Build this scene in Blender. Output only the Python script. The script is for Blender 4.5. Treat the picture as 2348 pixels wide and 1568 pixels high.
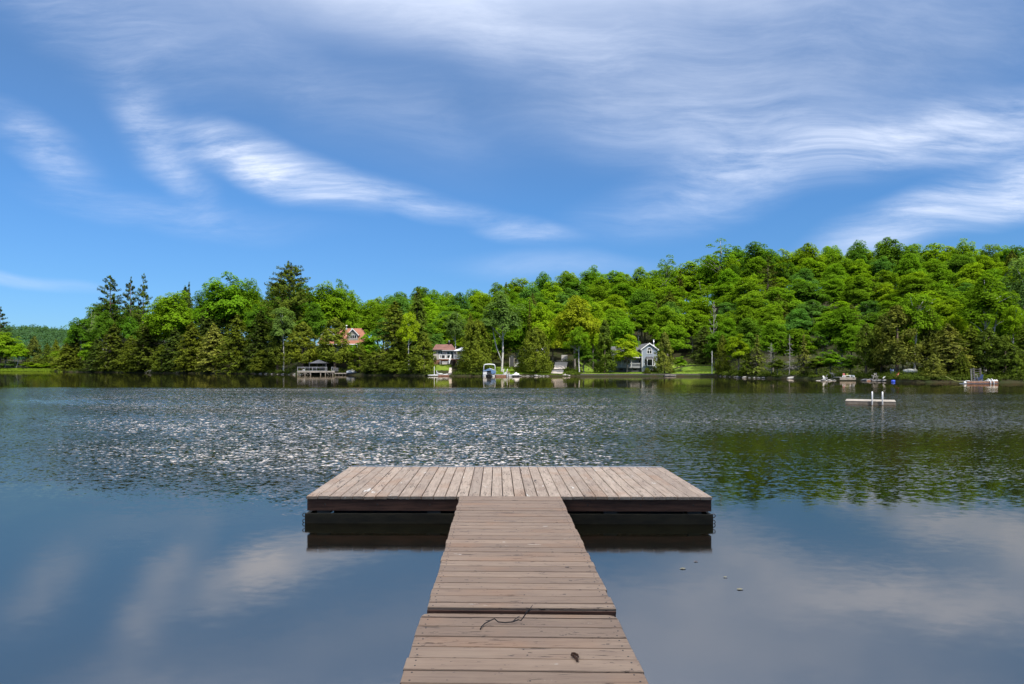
import bpy, math, random
import numpy as np
from mathutils import Vector, Matrix

scene = bpy.context.scene
COL = scene.collection
for o in list(bpy.data.objects):
    bpy.data.objects.remove(o)
R = math.radians

# ------------------------------------------------------------------ camera
F = 1565.0            # focal length in the photograph's (2347 px wide) pixels
U0, V0 = 1140.0, 842.0    # vanishing point of the dock axis
EYE = 1.883           # eye height over the water
cam_d = bpy.data.cameras.new('camera')
cam = bpy.data.objects.new('camera', cam_d)
COL.objects.link(cam)
cam.location = (0, 0, EYE)
cam.rotation_euler = (R(90), 0, 0)
cam_d.sensor_width = 36.0
cam_d.lens = 36.0 * F / 2347.0
cam_d.shift_x = (1173.5 - U0) / 2347.0
cam_d.shift_y = (V0 - 784.0) / 2347.0
cam_d.clip_start = 0.05
cam_d.clip_end = 9000
scene.camera = cam

# ------------------------------------------------------------------ light
SUN_EL = 52.0
SUN_AZ = 143.0        # clockwise from +Y: behind the camera, to the right
to_sun = Vector((math.sin(R(SUN_AZ)) * math.cos(R(SUN_EL)), math.cos(R(SUN_AZ)) * math.cos(R(SUN_EL)), math.sin(R(SUN_EL))))
sun_d = bpy.data.lights.new('sun', 'SUN')
sun_d.energy = 4.8
sun_d.angle = R(0.6)
sun_d.color = (1.0, 0.94, 0.84)
sun = bpy.data.objects.new('sun', sun_d)
COL.objects.link(sun)
sun.rotation_euler = (-to_sun).to_track_quat('-Z', 'Y').to_euler()
sun.location = (20, -30, 60)

scene.view_settings.view_transform = 'Standard'
scene.view_settings.look = 'None'
scene.view_settings.exposure = 0.45
scene.view_settings.gamma = 1.0
scene.render.engine = 'CYCLES'
scene.cycles.use_denoising = True
scene.cycles.max_bounces = 7
scene.cycles.diffuse_bounces = 3
scene.cycles.glossy_bounces = 3
scene.cycles.transmission_bounces = 4
scene.cycles.caustics_reflective = False
scene.cycles.caustics_refractive = False
scene.cycles.sample_clamp_indirect = 6.0


class NT:
    """small node-tree helper"""
    def __init__(self, tree):
        self.t = tree
        self.n = tree.nodes
        self.l = tree.links

    def node(self, kind, **kw):
        n = self.n.new(kind)
        for k, v in kw.items():
            setattr(n, k, v)
        return n

    def put(self, sock, v):
        if isinstance(v, bpy.types.NodeSocket):
            self.l.new(v, sock)
        elif v is not None:
            try:
                sock.default_value = v
            except Exception:
                sock.default_value = tuple(v) + (1.0,)

    def math(self, op, a, b=None, c=None, clamp=False):
        n = self.node('ShaderNodeMath', operation=op, use_clamp=clamp)
        for i, v in enumerate((a, b, c)):
            if v is not None:
                self.put(n.inputs[i], v)
        return n.outputs[0]

    def vmath(self, op, a, b=None):
        n = self.node('ShaderNodeVectorMath', operation=op)
        self.put(n.inputs[0], a)
        if b is not None:
            self.put(n.inputs[1], b)
        return n.outputs['Value'] if op in ('LENGTH', 'DOT_PRODUCT', 'DISTANCE') else n.outputs[0]

    def scale(self, v, s):
        n = self.node('ShaderNodeVectorMath', operation='SCALE')
        self.put(n.inputs[0], v)
        self.put(n.inputs['Scale'], s)
        return n.outputs[0]

    def mix(self, f, a, b, blend='MIX'):
        n = self.node('ShaderNodeMix', data_type='RGBA', blend_type=blend)
        self.put(n.inputs[0], f)
        self.put(n.inputs[6], a if isinstance(a, bpy.types.NodeSocket) else tuple(a)[:3] + (1,))
        self.put(n.inputs[7], b if isinstance(b, bpy.types.NodeSocket) else tuple(b)[:3] + (1,))
        return n.outputs[2]

    def noise(self, vec, scale, detail=3.0, rough=0.55, dist=0.0, col=False):
        n = self.node('ShaderNodeTexNoise')
        self.put(n.inputs['Vector'], vec)
        n.inputs['Scale'].default_value = scale
        n.inputs['Detail'].default_value = detail
        n.inputs['Roughness'].default_value = rough
        n.inputs['Distortion'].default_value = dist
        return n.outputs['Color'] if col else n.outputs[0]

    def mapping(self, vec, loc=(0, 0, 0), rot=(0, 0, 0), scl=(1, 1, 1), kind='POINT'):
        n = self.node('ShaderNodeMapping', vector_type=kind)
        self.put(n.inputs['Vector'], vec)
        n.inputs['Location'].default_value = loc
        n.inputs['Rotation'].default_value = rot
        n.inputs['Scale'].default_value = scl
        return n.outputs[0]

    def rng(self, v, a, b, c=0.0, d=1.0, smooth=True):
        n = self.node('ShaderNodeMapRange', interpolation_type='SMOOTHSTEP' if smooth else 'LINEAR')
        self.put(n.inputs[0], v)
        for i, x in enumerate((a, b, c, d)):
            self.put(n.inputs[1 + i], x)
        return n.outputs[0]

    def ramp(self, f, stops):
        n = self.node('ShaderNodeValToRGB')
        self.put(n.inputs[0], f)
        el = n.color_ramp.elements
        while len(el) < len(stops):
            el.new(0.5)
        for e, (p, c) in zip(el, stops):
            e.position = p
            e.color = tuple(c) + (1.0,)
        return n.outputs[0]

    def xyz(self, v):
        n = self.node('ShaderNodeSeparateXYZ')
        self.put(n.inputs[0], v)
        return n.outputs

    def comb(self, x, y, z):
        n = self.node('ShaderNodeCombineXYZ')
        for i, v in enumerate((x, y, z)):
            self.put(n.inputs[i], v)
        return n.outputs[0]


# ------------------------------------------------------------------ sky
SKY_STRENGTH = 0.10
world = bpy.data.worlds.new('World')
scene.world = world
world.use_nodes = True
w = NT(world.node_tree)
for n in list(w.n):
    w.n.remove(n)
out = w.node('ShaderNodeOutputWorld')
bg = w.node('ShaderNodeBackground')
bg.inputs['Strength'].default_value = SKY_STRENGTH
w.l.new(bg.outputs[0], out.inputs[0])
sky = w.node('ShaderNodeTexSky')
sky.sky_type = 'NISHITA'
sky.sun_disc = False
sky.sun_elevation = R(SUN_EL)
sky.sun_rotation = R(SUN_AZ)
sky.altitude = 300
sky.air_density = 1.0
sky.dust_density = 0.3
sky.ozone_density = 2.0
geo = w.node('ShaderNodeTexCoord')
d_ = w.vmath('NORMALIZE', geo.outputs['Generated'])
dx, dy, dz = w.xyz(d_)
# summer-blue grading of the clear sky by elevation
TINT = [(0.0, (0.31, 0.53, 0.84)), (0.06, (0.33, 0.57, 0.90)), (0.12, (0.35, 0.61, 0.92)), (0.22, (0.40, 0.70, 1.01)), (0.36, (0.58, 0.82, 1.04)), (0.5, (1.08, 1.22, 1.36)), (1.0, (1.2, 1.28, 1.38))]
tint = w.ramp(w.math('MAXIMUM', dz, 0.0), [(p, tuple(c / 2.0 for c in col)) for p, col in TINT])
clear = w.vmath('MULTIPLY', sky.outputs[0], w.scale(tint, 2.0))
yy = w.math('MAXIMUM', dy, 0.04)
gx = w.math('DIVIDE', dx, yy)
gz = w.math('DIVIDE', dz, yy)
gvec0 = w.comb(gx, gz, 0.0)
wrp = w.vmath('SUBTRACT', w.noise(gvec0, 2.6, 2, 0.5, 0.0, col=True), (0.5, 0.5, 0.5))
wrp2 = w.vmath('SUBTRACT', w.noise(gvec0, 11.0, 4, 0.6, 0.0, col=True), (0.5, 0.5, 0.5))
gvec = w.vmath('ADD', gvec0, w.vmath('ADD', w.vmath('MULTIPLY', wrp, (0.30, 0.11, 0.0)), w.vmath('MULTIPLY', wrp2, (0.012, 0.004, 0.0))))
# wind-combed cirrus
n1 = w.noise(w.mapping(gvec, rot=(0, 0, R(16)), scl=(1.6, 8.5, 1)), 2.3, 9, 0.66, 0.15)
n2 = w.noise(w.mapping(gvec, loc=(3, 1, 0), rot=(0, 0, R(-16)), scl=(1.5, 9, 1)), 2.8, 9, 0.66, 0.12)
n3 = w.noise(w.mapping(gvec, loc=(7, 4, 0), rot=(0, 0, R(14)), scl=(1.1, 3.6, 1)), 2.2, 9, 0.64, 0.2)
fine = w.rng(w.noise(w.mapping(gvec, loc=(1, 6, 0), rot=(0, 0, R(24)), scl=(3.2, 20, 1)), 3.0, 6, 0.66, 0.3), 0.25, 0.75, 0.55, 1.25)
fine2 = w.rng(w.noise(w.mapping(gvec, loc=(4, 2, 0), rot=(0, 0, R(-14)), scl=(2.4, 18, 1)), 3.0, 6, 0.66, 0.3), 0.25, 0.75, 0.62, 1.22)
nA = w.math('MULTIPLY', w.rng(n1, 0.22, 0.74), fine)
nB = w.math('MULTIPLY', w.rng(n2, 0.16, 0.70), fine2)
nC = w.math('MULTIPLY', w.rng(n3, 0.06, 0.92), w.math('ADD', w.math('MULTIPLY', fine, 0.45), 0.55))


def blob(u, v, rx, ry, rot, s, tex):
    m = w.mapping(gvec, loc=((u - U0) / F, (V0 - v) / F, 0), rot=(0, 0, R(-rot)), scl=(rx / F, ry / F, 1), kind='TEXTURE')
    g = w.node('ShaderNodeTexGradient', gradient_type='SPHERICAL')
    w.l.new(m, g.inputs[0])
    f = w.rng(g.outputs[1], 0.0, 0.9)
    return w.math('MULTIPLY', w.math('MULTIPLY', f, s), tex)


BLOBS = [
    (390, 320, 290, 80, 46, 0.55, nA), (640, 385, 280, 66, 24, 1.2, nA), (860, 450, 360, 44, 9, 0.55, nA),
    (120, 335, 260, 80, 28, 0.48, nA), (2290, 440, 620, 95, -19, 0.95, nB), (2260, 290, 460, 120, -8, 0.62, nB),
    (1050, 50, 860, 145, 12, 0.46, nC), (1750, 110, 1100, 300, -6, 0.42, nC), (1700, 310, 620, 150, 4, 0.36, nB),
    (70, 648, 260, 24, 6, 0.50, nC), (1180, 522, 190, 40, 5, 0.50, nA), (1240, 600, 340, 50, 0, 0.30, nC),
    (560, 140, 760, 170, 24, 0.22, nC), (1750, 400, 560, 100, -14, 0.42, nB), (420, 480, 460, 60, 8, 0.22, nA),
    (200, 60, 460, 140, 32, 0.22, nA), (800, 240, 520, 100, 16, 0.08, nA),
]
cov = None
for b in BLOBS:
    m = blob(*b)
    cov = m if cov is None else w.math('ADD', cov, m)
# cloud layer added high overhead to fill the dock's shade and whiten the ripples
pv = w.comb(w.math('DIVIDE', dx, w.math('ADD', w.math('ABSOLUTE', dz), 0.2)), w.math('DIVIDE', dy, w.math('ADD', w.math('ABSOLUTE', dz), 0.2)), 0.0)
fill_veil = w.math('MULTIPLY', w.rng(w.noise(pv, 1.3, 5, 0.6, 0.6), 0.15, 0.55), w.rng(dz, 0.40, 0.56, 0.0, 0.95))
cov = w.math('MINIMUM', w.math('ADD', cov, fill_veil), 0.93)
CLOUD = (6.6, 7.25, 8.7)
fill_bright = w.math('ADD', w.rng(dz, 0.45, 0.64, 1.0, 2.7), w.rng(dz, 0.66, 0.95, 0.0, -0.4))  # unseen high cloud brightened as added fill light for dock and water
ccol = w.node('ShaderNodeRGB')
ccol.outputs[0].default_value = CLOUD + (1,)
fill_warm = w.mix(w.rng(dz, 0.62, 0.9), (1.0, 1.0, 1.0), (1.10, 1.0, 0.84))  # zenith cloud warmed so its added fill turns the dock's shade less blue
final = w.mix(cov, clear, w.vmath('MULTIPLY', w.scale(ccol.outputs[0], fill_bright), fill_warm))
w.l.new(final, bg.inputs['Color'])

# ------------------------------------------------------------------ helpers


def U(u, Y):
    return (u - U0) / F * Y


def Z(v, Y):
    return EYE - (v - V0) / F * Y


K = 2347.0 / 4096.0


class Crop:
    """turns a position noted on an enlarged detail of the photograph into metres at a given distance"""
    def __init__(self, x0, y0, s):
        self.a = (x0, y0, s)

    def x(self, px, Y):
        return U((self.a[0] + px * self.a[2]) * K, Y)

    def z(self, py, Y):
        return Z((self.a[1] + py * self.a[2]) * K, Y)


def interp(tab, u):
    return float(np.interp(u, [p[0] for p in tab], [p[1] for p in tab]))


def empty(name, loc, label=None, cat=None, group=None, rz=0.0):
    o = bpy.data.objects.new(name, None)
    COL.objects.link(o)
    o.location = loc
    o.rotation_euler = (0, 0, rz)
    o.empty_display_size = 0.2
    tag(o, label, cat, group)
    return o


def tag(o, label=None, cat=None, group=None, kind=None):
    if label:
        o['label'] = label
    if cat:
        o['category'] = cat
    if group:
        o['group'] = group
    if kind:
        o['kind'] = kind
    return o


class MB:
    """collects shapes in world metres and links them as one mesh object"""
    def __init__(self):
        self.v = []
        self.f = []
        self.m = []
        self.mi = 0

    def _add(self, vs, fs):
        k = len(self.v)
        self.v += [tuple(p) for p in vs]
        for f in fs:
            self.f.append(tuple(k + i for i in f))
            self.m.append(self.mi)
        return self

    def box(self, x0, x1, y0, y1, z0, z1, shear=0.0):
        vs = [(x, y - shear * x, z) for z in (z0, z1) for y in (y0, y1) for x in (x0, x1)]
        return self._add(vs, [(0, 2, 3, 1), (4, 5, 7, 6), (0, 1, 5, 4), (2, 6, 7, 3), (0, 4, 6, 2), (1, 3, 7, 5)])

    def bev(self, x0, x1, y0, y1, z0, z1, b=0.004, shear=0.0):
        """box with a chamfered top"""
        vs = []
        for (e, z) in ((0, z0), (0, z1 - b), (b, z1)):
            for (x, y) in ((x0 + e, y0 + e), (x1 - e, y0 + e), (x1 - e, y1 - e), (x0 + e, y1 - e)):
                vs.append((x, y - shear * x, z))
        fs = [(3, 2, 1, 0), (8, 9, 10, 11)]
        for r in (0, 4):
            for i in range(4):
                j = (i + 1) % 4
                fs.append((r + i, r + j, r + 4 + j, r + 4 + i))
        return self._add(vs, fs)

    def quad(self, *p):
        return self._add(p, [tuple(range(len(p)))])

    def prism(self, poly, axis, a, b):
        """polygon (2D) pulled along an axis: 'y' -> points are (x,z); 'x' -> (y,z); 'z' -> (x,y)"""
        def P(p, t):
            return {'y': (p[0], t, p[1]), 'x': (t, p[0], p[1]), 'z': (p[0], p[1], t)}[axis]
        n = len(poly)
        vs = [P(p, a) for p in poly] + [P(p, b) for p in poly]
        fs = [tuple(range(n)), tuple(range(2 * n - 1, n - 1, -1))]
        fs += [(i, i + n, (i + 1) % n + n, (i + 1) % n) for i in range(n)]
        return self._add(vs, fs)

    def tube(self, pts, radii, n=8, cap=True):
        pts = [Vector(p) for p in pts]
        if not hasattr(radii, '__len__'):
            radii = [radii] * len(pts)
        rings = []
        prev = None
        for i, p in enumerate(pts):
            a = pts[max(i - 1, 0)]
            b = pts[min(i + 1, len(pts) - 1)]
            t = (b - a).normalized() if (b - a).length > 1e-9 else Vector((0, 0, 1))
            ref = prev if prev is not None else (Vector((1, 0, 0)) if abs(t.x) < 0.8 else Vector((0, 1, 0)))
            s = t.cross(ref)
            if s.length < 1e-6:
                s = t.cross(Vector((0.3, 0.8, 0.2)))
            s.normalize()
            q = s.cross(t).normalized()
            prev = q
            rings.append([p + (q * math.cos(2 * math.pi * k / n) + s * math.sin(2 * math.pi * k / n)) * radii[i] for k in range(n)])
        vs = [p for r_ in rings for p in r_]
        fs = []
        for i in range(len(rings) - 1):
            for k in range(n):
                j = (k + 1) % n
                fs.append((i * n + k, i * n + j, (i + 1) * n + j, (i + 1) * n + k))
        if cap:
            fs.append(tuple(range(n - 1, -1, -1)))
            fs.append(tuple((len(rings) - 1) * n + k for k in range(n)))
        return self._add(vs, fs)

    def bar(self, p, q, wx, wz=None):
        """square bar between two points"""
        wz = wz or wx
        p, q = Vector(p), Vector(q)
        t = (q - p).normalized()
        ref = Vector((0, 1, 0)) if abs(t.y) < 0.9 else Vector((1, 0, 0))
        s = t.cross(ref).normalized() * wx / 2
        h = s.cross(t).normalized() * wz / 2
        vs = []
        for c in (p, q):
            vs += [c - s - h, c + s - h, c + s + h, c - s + h]
        return self._add(vs, [(3, 2, 1, 0), (4, 5, 6, 7)] + [(i, (i + 1) % 4, (i + 1) % 4 + 4, i + 4) for i in range(4)])

    def lathe(self, c, prof, n=16):
        vs, fs = [], []
        for (r_, z) in prof:
            for k in range(n):
                a = 2 * math.pi * k / n
                vs.append((c[0] + r_ * math.cos(a), c[1] + r_ * math.sin(a), c[2] + z))
        for i in range(len(prof) - 1):
            for k in range(n):
                j = (k + 1) % n
                fs.append((i * n + k, i * n + j, (i + 1) * n + j, (i + 1) * n + k))
        fs.append(tuple(range(n - 1, -1, -1)))
        fs.append(tuple((len(prof) - 1) * n + k for k in range(n)))
        return self._add(vs, fs)

    def loft(self, rings, closed=True, cap=True):
        n = len(rings[0])
        vs = [p for r_ in rings for p in r_]
        fs = []
        for i in range(len(rings) - 1):
            for k in range(n if closed else n - 1):
                j = (k + 1) % n
                fs.append((i * n + k, i * n + j, (i + 1) * n + j, (i + 1) * n + k))
        if cap and closed:
            fs.append(tuple(range(n - 1, -1, -1)))
            fs.append(tuple((len(rings) - 1) * n + k for k in range(n)))
        return self._add(vs, fs)

    def build(self, name, mats, parent=None, label=None, smooth=False, loc=None):
        """parent given: world coordinates are turned into the parent's. loc: the object's own origin"""
        me = bpy.data.meshes.new(name)
        off = Vector((0, 0, 0))
        p = parent
        while p is not None:
            off += p.location
            p = p.parent
        if loc is not None:
            off += Vector(loc)
        me.from_pydata([(v[0] - off.x, v[1] - off.y, v[2] - off.z) for v in self.v], [], self.f)
        if not isinstance(mats, (list, tuple)):
            mats = [mats]
        for m in mats:
            me.materials.append(m)
        if len(mats) > 1:
            me.polygons.foreach_set('material_index', self.m)
        if smooth:
            me.polygons.foreach_set('use_smooth', [True] * len(me.polygons))
        me.update()
        o = bpy.data.objects.new(name, me)
        COL.objects.link(o)
        if parent is not None:
            o.parent = parent
        if loc is not None:
            o.location = loc
        if label:
            o['label'] = label
        return o


# ------------------------------------------------------------------ materials
M = {}


def mat(name):
    m = bpy.data.materials.new(name)
    m.use_nodes = True
    t = NT(m.node_tree)
    p = [n for n in t.n if n.type == 'BSDF_PRINCIPLED'][0]
    M[name] = m
    return m, t, p


def plain(name, col, rough=0.7, metal=0.0, var=0.18, scale=3.0, bump=0.0, stretch=(1, 1, 1), spec=0.5):
    """a solid material with a little worn variation"""
    m, t, p = mat(name)
    g = t.node('ShaderNodeNewGeometry')
    vec = t.mapping(g.outputs['Position'], scl=stretch)
    n = t.noise(vec, scale, 5, 0.6)
    a = tuple(c * (1 - var) for c in col)
    b = tuple(min(c * (1 + var), 1) for c in col)
    t.put(p.inputs['Base Color'], t.mix(t.rng(n, 0.3, 0.7), a, b))
    p.inputs['Roughness'].default_value = rough
    p.inputs['Metallic'].default_value = metal
    p.inputs['Specular IOR Level'].default_value = spec
    if bump:
        b_ = t.node('ShaderNodeBump')
        b_.inputs['Strength'].default_value = bump
        b_.inputs['Distance'].default_value = 0.05
        t.l.new(n, b_.inputs['Height'])
        t.l.new(b_.outputs[0], p.inputs['Normal'])
    return m


plain('white_paint', (0.62, 0.62, 0.61), 0.55, var=0.06)
plain('white_plastic', (0.52, 0.52, 0.52), 0.35, var=0.04)
plain('white_vinyl', (0.40, 0.41, 0.42), 0.6, var=0.08)
plain('grey_wood', (0.22, 0.22, 0.23), 0.85, var=0.3, scale=2)
plain('pale_wood', (0.23, 0.20, 0.165), 0.85, var=0.25, scale=2)
plain('dark_wood', (0.06, 0.055, 0.05), 0.9, var=0.3)
plain('raft_wood', (0.135, 0.112, 0.088), 0.9, var=0.35, scale=3)
plain('brown_wood', (0.20, 0.10, 0.065), 0.85, var=0.35, scale=4)
plain('dark_metal', (0.05, 0.052, 0.06), 0.5, var=0.15)
plain('black_plastic', (0.018, 0.018, 0.02), 0.4, var=0.2)
plain('aluminium', (0.62, 0.63, 0.64), 0.35, metal=0.85, var=0.1)
plain('dull_aluminium', (0.30, 0.31, 0.30), 0.6, metal=0.25, var=0.2)
plain('blue_canvas', (0.10, 0.17, 0.30), 0.85, var=0.2, scale=1.5)
plain('navy_hull', (0.02, 0.025, 0.04), 0.3, var=0.2)
plain('red_plastic', (0.24, 0.014, 0.014), 0.4, var=0.1)
plain('blue_plastic', (0.03, 0.08, 0.55), 0.4, var=0.1)
plain('denim_blue_plastic', (0.035, 0.06, 0.14), 0.5, var=0.15)
plain('teal_plastic', (0.04, 0.12, 0.13), 0.5, var=0.15)
plain('yellow_rope', (0.16, 0.17, 0.03), 0.8, var=0.2)
plain('rock', (0.20, 0.19, 0.18), 0.9, var=0.45, scale=2.5, bump=0.6)
plain('gravel', (0.36, 0.32, 0.29), 0.95, var=0.25, scale=9, bump=0.4)
plain('concrete', (0.34, 0.33, 0.32), 0.9, var=0.15, scale=2)
plain('stone_step', (0.16, 0.15, 0.15), 0.9, var=0.4, scale=3)
plain('curtain', (0.42, 0.55, 0.55), 0.8, var=0.15, stretch=(6, 6, 0.5))
plain('tan_siding', (0.36, 0.33, 0.28), 0.8, var=0.1)
plain('dead_wood', (0.20, 0.185, 0.17), 0.9, var=0.3, scale=4)
plain('driftwood', (0.42, 0.38, 0.35), 0.9, var=0.35, scale=4)
plain('catkin_brown', (0.11, 0.045, 0.02), 0.9, var=0.6, scale=160, bump=0.8)
plain('twig_bark', (0.022, 0.018, 0.018), 0.8, var=0.4, scale=40)
plain('floating_leaf', (0.26, 0.23, 0.13), 0.6, var=0.3, scale=40)
plain('floating_leaf_dark', (0.10, 0.06, 0.04), 0.6, var=0.3, scale=40)
plain('birch_bark', (0.44, 0.42, 0.40), 0.85, var=0.35, scale=2.5, stretch=(1, 1, 2.5))
plain('grey_bark', (0.15, 0.13, 0.115), 0.95, var=0.35, scale=3, stretch=(2, 2, 0.5))
plain('pale_bark', (0.30, 0.27, 0.24), 0.95, var=0.35, scale=3, stretch=(2, 2, 0.5))
plain('red_bark', (0.12, 0.085, 0.065), 0.95, var=0.35, scale=3, stretch=(2, 2, 0.5))
plain('patio_cloth', (0.80, 0.80, 0.82), 0.8, var=0.04)
plain('metal_roof', (0.55, 0.55, 0.56), 0.5, var=0.08)


def siding(name, col, pitch=0.2, dark=0.55):
    m, t, p = mat(name)
    g = t.node('ShaderNodeNewGeometry')
    x, y, z = t.xyz(g.outputs['Position'])
    fr = t.math('FRACT', t.math('DIVIDE', z, pitch))
    line = t.rng(fr, 0.0, 0.14, 1.0, 0.0)
    n = t.noise(g.outputs['Position'], 1.2, 4)
    c = t.mix(n, tuple(c * 0.88 for c in col), tuple(c * 1.1 for c in col))
    t.put(p.inputs['Base Color'], c)
    b = t.node('ShaderNodeBump')
    b.inputs['Strength'].default_value = 1.0
    b.inputs['Distance'].default_value = 0.03
    t.l.new(fr, b.inputs['Height'])
    t.l.new(b.outputs[0], p.inputs['Normal'])
    t.put(p.inputs['Base Color'], t.mix(t.math('MULTIPLY', line, dark), c, tuple(c_ * 0.3 for c_ in col)))
    p.inputs['Roughness'].default_value = 0.7
    return m


siding('blue_grey_siding', (0.30, 0.34, 0.40), 0.16, 0.35)
siding('beige_siding', (0.42, 0.38, 0.35), 0.28, 0.8)
siding('olive_siding', (0.25, 0.24, 0.20), 0.18, 0.3)
siding('dark_siding', (0.06, 0.06, 0.065), 0.2, 0.4)


def shingle(name, col, col2):
    m, t, p = mat(name)
    g = t.node('ShaderNodeNewGeometry')
    n = t.noise(g.outputs['Position'], 5, 4, 0.7)
    n2 = t.noise(g.outputs['Position'], 0.8, 3, 0.6)
    x, y, z = t.xyz(g.outputs['Position'])
    fr = t.math('FRACT', t.math('MULTIPLY', z, 6.0))
    c = t.mix(t.rng(t.math('ADD', t.math('MULTIPLY', n, 0.5), t.math('MULTIPLY', n2, 0.5)), 0.38, 0.62), col, col2)
    t.put(p.inputs['Base Color'], t.mix(t.rng(fr, 0, 0.25, 0.35, 0.0), c, (0.02, 0.015, 0.012)))
    p.inputs['Roughness'].default_value = 0.95
    return m


shingle('orange_shingle', (0.21, 0.082, 0.05), (0.28, 0.122, 0.075))
shingle('red_shingle', (0.105, 0.046, 0.036), (0.155, 0.072, 0.057))
shingle('grey_shingle', (0.045, 0.045, 0.05), (0.085, 0.085, 0.09))

m, t, p = mat('window_glass')
p.inputs['Base Color'].default_value = (0.012, 0.016, 0.014, 1)
p.inputs['Roughness'].default_value = 0.06
p.inputs['IOR'].default_value = 1.5


def deck_wood(name, along, base, alt, seed, flake=0.69):
    """weathered painted deck board: grain along the board, flaked paint, cracks"""
    m, t, p = mat(name)
    g = t.node('ShaderNodeNewGeometry')
    isl = g.outputs['Random Per Island']
    off = t.comb(t.math('MULTIPLY', isl, 37.0), t.math('MULTIPLY', isl, 91.0), seed)
    pos = t.vmath('ADD', g.outputs['Position'], off)

    def st(a, b):
        return (a, b, b) if along == 'x' else (b, a, b)
    grain = t.noise(t.mapping(pos, scl=st(0.9, 14.0)), 2.4, 7, 0.70, 0.6)
    wear = t.noise(t.mapping(pos, scl=st(1.0, 2.6)), 2.2, 6, 0.68, 0.6)
    soft = t.noise(pos, 1.1, 4, 0.6)
    c = t.mix(t.rng(soft, 0.3, 0.7), base, alt)
    c = t.vmath('MULTIPLY', c, t.mix(isl, (0.80, 0.78, 0.77), (1.10, 1.08, 1.06)))
    c = t.mix(t.math('MULTIPLY', t.rng(grain, 0.42, 0.64), 0.36), c, (0.18, 0.115, 0.08))
    c = t.mix(t.math('MULTIPLY', t.rng(wear, 0.46, 0.70), 0.42), c, (0.24, 0.16, 0.115))
    # dark checks along the grain, bunched in some boards
    chk = t.noise(t.mapping(pos, loc=(5, 3, 1), scl=st(1.0, 9.0)), 3.2, 5, 0.66, 1.1)
    patch = t.rng(t.noise(pos, 1.7, 3, 0.5), 0.36, 0.56)
    c = t.mix(t.math('MULTIPLY', t.math('MULTIPLY', t.rng(chk, 0.585, 0.625), patch), 0.85), c, (0.045, 0.03, 0.023))
    # small dark flecks
    spk = t.noise(t.mapping(pos, loc=(2, 8, 3), scl=st(7.0, 16.0)), 2.0, 3, 0.6)
    c = t.mix(t.math('MULTIPLY', t.rng(spk, 0.655, 0.70), 0.75), c, (0.06, 0.045, 0.04))
    # flaked patches of pale bare wood
    fl = t.noise(t.mapping(pos, scl=st(1.1, 6.0)), 2.0, 5, 0.62, 0.8)
    c = t.mix(t.rng(fl, flake, flake + 0.012), c, (0.74, 0.68, 0.58))
    # rust-brown weather stains
    stn = t.noise(pos, 1.6, 3, 0.5)
    c = t.mix(t.math('MULTIPLY', t.rng(stn, 0.52, 0.74), 0.45), c, (0.38, 0.205, 0.11))
    t.put(p.inputs['Base Color'], c)
    p.inputs['Roughness'].default_value = 0.75
    p.inputs['Specular IOR Level'].default_value = 0.3
    b = t.node('ShaderNodeBump')
    b.inputs['Strength'].default_value = 0.5
    b.inputs['Distance'].default_value = 0.004
    t.l.new(t.math('ADD', grain, t.math('MULTIPLY', chk, -0.8)), b.inputs['Height'])
    t.l.new(b.outputs[0], p.inputs['Normal'])
    return m


deck_wood('walkway_board', 'x', (0.345, 0.238, 0.163), (0.385, 0.274, 0.190), 1.0, 0.685)
deck_wood('platform_board', 'y', (0.50, 0.378, 0.278), (0.54, 0.418, 0.312), 5.0, 0.66)
plain('fascia_wood', (0.105, 0.046, 0.027), 0.8, var=0.4, scale=5, stretch=(0.6, 4, 6))
plain('mossy_wood', (0.022, 0.018, 0.009), 0.9, var=0.5, scale=4, stretch=(0.8, 3, 3))
plain('nail_head', (0.03, 0.022, 0.02), 0.6, var=0.2)
plain('rusty_iron', (0.06, 0.04, 0.03), 0.7, var=0.3)


def leafmat(name, rough_var=0.30, trans=0.38, warm=(1.12, 1.14, 0.85)):
    """leaves take their tone from the tree's own object colour"""
    m = bpy.data.materials.new(name)
    m.use_nodes = True
    t = NT(m.node_tree)
    for n in list(t.n):
        t.n.remove(n)
    o = t.node('ShaderNodeOutputMaterial')
    oi = t.node('ShaderNodeObjectInfo')
    g = t.node('ShaderNodeNewGeometry')
    isl = g.outputs['Random Per Island']
    k = t.rng(isl, 0, 1, 1 - rough_var, 1 + rough_var, False)
    nz = t.noise(g.outputs['Position'], 0.45, 2, 0.5)
    c = t.scale(oi.outputs['Color'], k)
    c = t.mix(t.rng(nz, 0.35, 0.7), c, t.vmath('MULTIPLY', c, warm))
    d = t.node('ShaderNodeBsdfDiffuse')
    t.put(d.inputs['Color'], c)
    tr = t.node('ShaderNodeBsdfTranslucent')
    t.put(tr.inputs['Color'], t.vmath('MULTIPLY', c, (1.22, 1.25, 0.65)))
    mx = t.node('ShaderNodeMixShader')
    mx.inputs[0].default_value = trans
    t.l.new(d.outputs[0], mx.inputs[1])
    t.l.new(tr.outputs[0], mx.inputs[2])
    t.l.new(mx.outputs[0], o.inputs[0])
    M[name] = m
    return m


leafmat('broad_leaves', 0.32, 0.46)
leafmat('needle_leaves', 0.40, 0.25, (1.18, 1.12, 0.8))

# water -----------------------------------------------------------------
m, t, p = mat('lake_water')
t.n.remove(p)
g = t.node('ShaderNodeNewGeometry')
pos = g.outputs['Position']
px, py, pz = t.xyz(pos)
wob = t.noise(t.mapping(pos, scl=(0.10, 0.16, 1)), 1.0, 4, 0.6)
wob = t.math('SUBTRACT', wob, 0.5)
pyw = t.math('ADD', py, t.math('MULTIPLY', t.math('MULTIPLY', wob, py), 0.75))
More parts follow.
